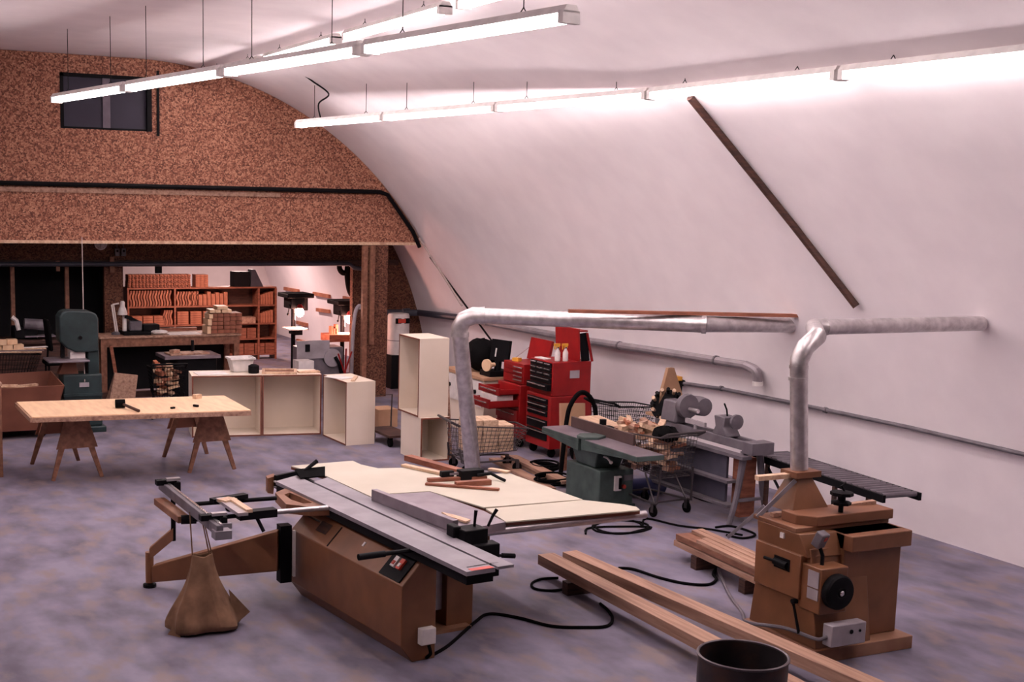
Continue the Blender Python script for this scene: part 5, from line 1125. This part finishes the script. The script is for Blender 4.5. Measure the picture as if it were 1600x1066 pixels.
# battens on the white wall of the back room
BG = 'short wooden battens on the white wall of the back room'
for k, (a_, b_) in enumerate((((444.5, 451), (466.8, 455)), ((490, 458.7), (515, 463.4)), ((537, 465.7), (564, 471)), ((495, 484), (515, 487)), ((464, 504), (480, 508)), ((464, 532), (482, 537)), ((553, 495.5), (564, 498)), ((552, 524), (564, 527)))):
    single('batten', MB().bar(wallpt(*a_, .03), wallpt(*b_, .03), .05, .075), 'orange_wood', 'short wooden batten fixed to the white wall behind the drill presses', 'batten', BG)
hcx = PY(552, 430, 21.6)
t = thing('hose', 'black hoses hanging in loops under the beam at the post', 'hose', (hcx.x, 21.6, 1.6))
part('hose_loop', MB().tube(smooth_path([(hcx.x-.10, 21.6, 2.2), (hcx.x-.12, 21.6, 1.9), (hcx.x-.08, 21.58, 1.62), (hcx.x, 21.57, 1.52), (hcx.x+.07, 21.58, 1.62), (hcx.x+.10, 21.6, 1.9), (hcx.x+.09, 21.6, 2.2)], 5), .05, 8), 'black_soft', t)
part('hose_loop', MB().tube(smooth_path([(hcx.x-.24, 21.62, 2.2), (hcx.x-.26, 21.62, 2.02), (hcx.x-.18, 21.62, 1.93), (hcx.x-.05, 21.64, 2.0), (hcx.x, 21.64, 2.2)], 5), .05, 8), 'black_soft', t)
part('hose_loop', MB().tube(smooth_path([(hcx.x-.02, 21.68, 2.2), (hcx.x-.03, 21.68, 1.8), (hcx.x+.05, 21.67, 1.56), (hcx.x+.14, 21.68, 1.7), (hcx.x+.16, 21.68, 2.2)], 5), .045, 8), 'black_soft', t)
# disc sander, vacuum hose and box behind the low cabinets
dxx = PY(522, 560, 19.9)
t = thing('disc_sander', 'disc sander with grey round disc behind the low cabinets', 'sander', (dxx.x, 20.1, 0))
part('stand', MB().box(dxx.x-.55, dxx.x+.2, 20.0, 20.4, 0, .80), 'grey', t, bevel=.01)
part('disc', MB().cyl((dxx.x, 19.96, dxx.z), (dxx.x, 20.0, dxx.z), .15, seg=28), 'grey_light', t)
part('motor', MB().cyl((dxx.x-.05, 20.0, dxx.z), (dxx.x-.05, 20.35, dxx.z), .12, seg=18), 'grey', t)
part('panel', MB().box(dxx.x-.62, dxx.x-.05, 19.98, 20.0, .62, .92), 'grey_light', t)
part('switch', MB().box(dxx.x-.48, dxx.x-.40, 19.965, 19.98, .74, .86), 'black', t)
part('guard', MB().tube(smooth_path([(dxx.x+.03, 19.93, dxx.z+.02), (dxx.x+.09, 19.9, dxx.z-.1), (dxx.x+.13, 19.9, dxx.z-.25)], 4), .03, 8), 'black', t)
q = PY(478, 571, 19.6); 
t = thing('pedestal', 'white box on a dark stand behind the middle cabinet', 'box', (q.x, 19.7, 0))
part('stand', MB().box(q.x-.12, q.x+.12, 19.6, 19.85, 0, q.z-.08), 'black', t); part('box', MB().box(q.x-.13, q.x+.13, 19.58, 19.86, q.z-.08, q.z+.07), 'white', t)
h0, h1_, h2_, h3_ = PY(561, 478, 19.85), PY(555, 490, 19.85), PY(551, 530, 19.85), PY(549, 590, 19.85)
single('vacuum_hose', MB().tube(smooth_path([(h0.x+.03, 19.85, h0.z-.05), h0, h1_, h2_, h3_, (h3_.x, 19.85, 0.02)], 6), .032, 10), 'grey_light', 'pale flexible hose rising in front of the post behind the low cabinets', 'hose')
t = thing('saw_stand', 'dark tool stand with crossed red rods left of the post', 'stand', (h3_.x-.12, 19.9, 0))
for a_, b_ in (((-.30, .0), (-.04, .75)), ((-.02, .0), (-.28, .72)), ((-.16, 0), (-.14, .8))):
    part('rod', MB().cyl((h3_.x+a_[0], 19.75, a_[1]), (h3_.x+b_[0], 19.75, b_[1]), .014), 'red', t)
# water heater
q = PY(622, 540, 20.5)
t = thing('water_heater', 'white water heater on a dark stand in the corner', 'water heater', (q.x, 20.5, 0))
hr = .19; hz_ = PY(622, 489, 20.5).z; hm = PY(622, 553, 20.5).z
part('tank', MB().lathe([(hr, hm), (hr, hz_-.05), (hr*.92, hz_-.01), (hr*.4, hz_)], (q.x, 20.5, 0), 28), 'white', t)
part('seam', MB().lathe([(hr+.002, hm+.24), (hr+.004, hm+.245), (hr+.002, hm+.25)], (q.x, 20.5, 0), 28), 'grey', t)
part('stand', MB().box(q.x-.2, q.x+.2, 20.32, 20.69, 0, hm-.003), 'black', t)
part('label', MB().box(q.x-.09, q.x+.05, 20.303, 20.312, hz_-.16, hz_-.09), 'red_light', t, label='red and dark label near the top'); part('label_band', MB().box(q.x-.13, q.x+.13, 20.313, 20.34, hz_-.17, hz_-.08), 'black', t)
part('vent', MB().tube([(q.x+.1, 20.5, hz_-.04), (q.x+.1, 20.55, hz_+.05), (q.x+.25, 20.6, hz_+.05)], .02, 8), 'pipe_blue', t)
q = G(648, 690)
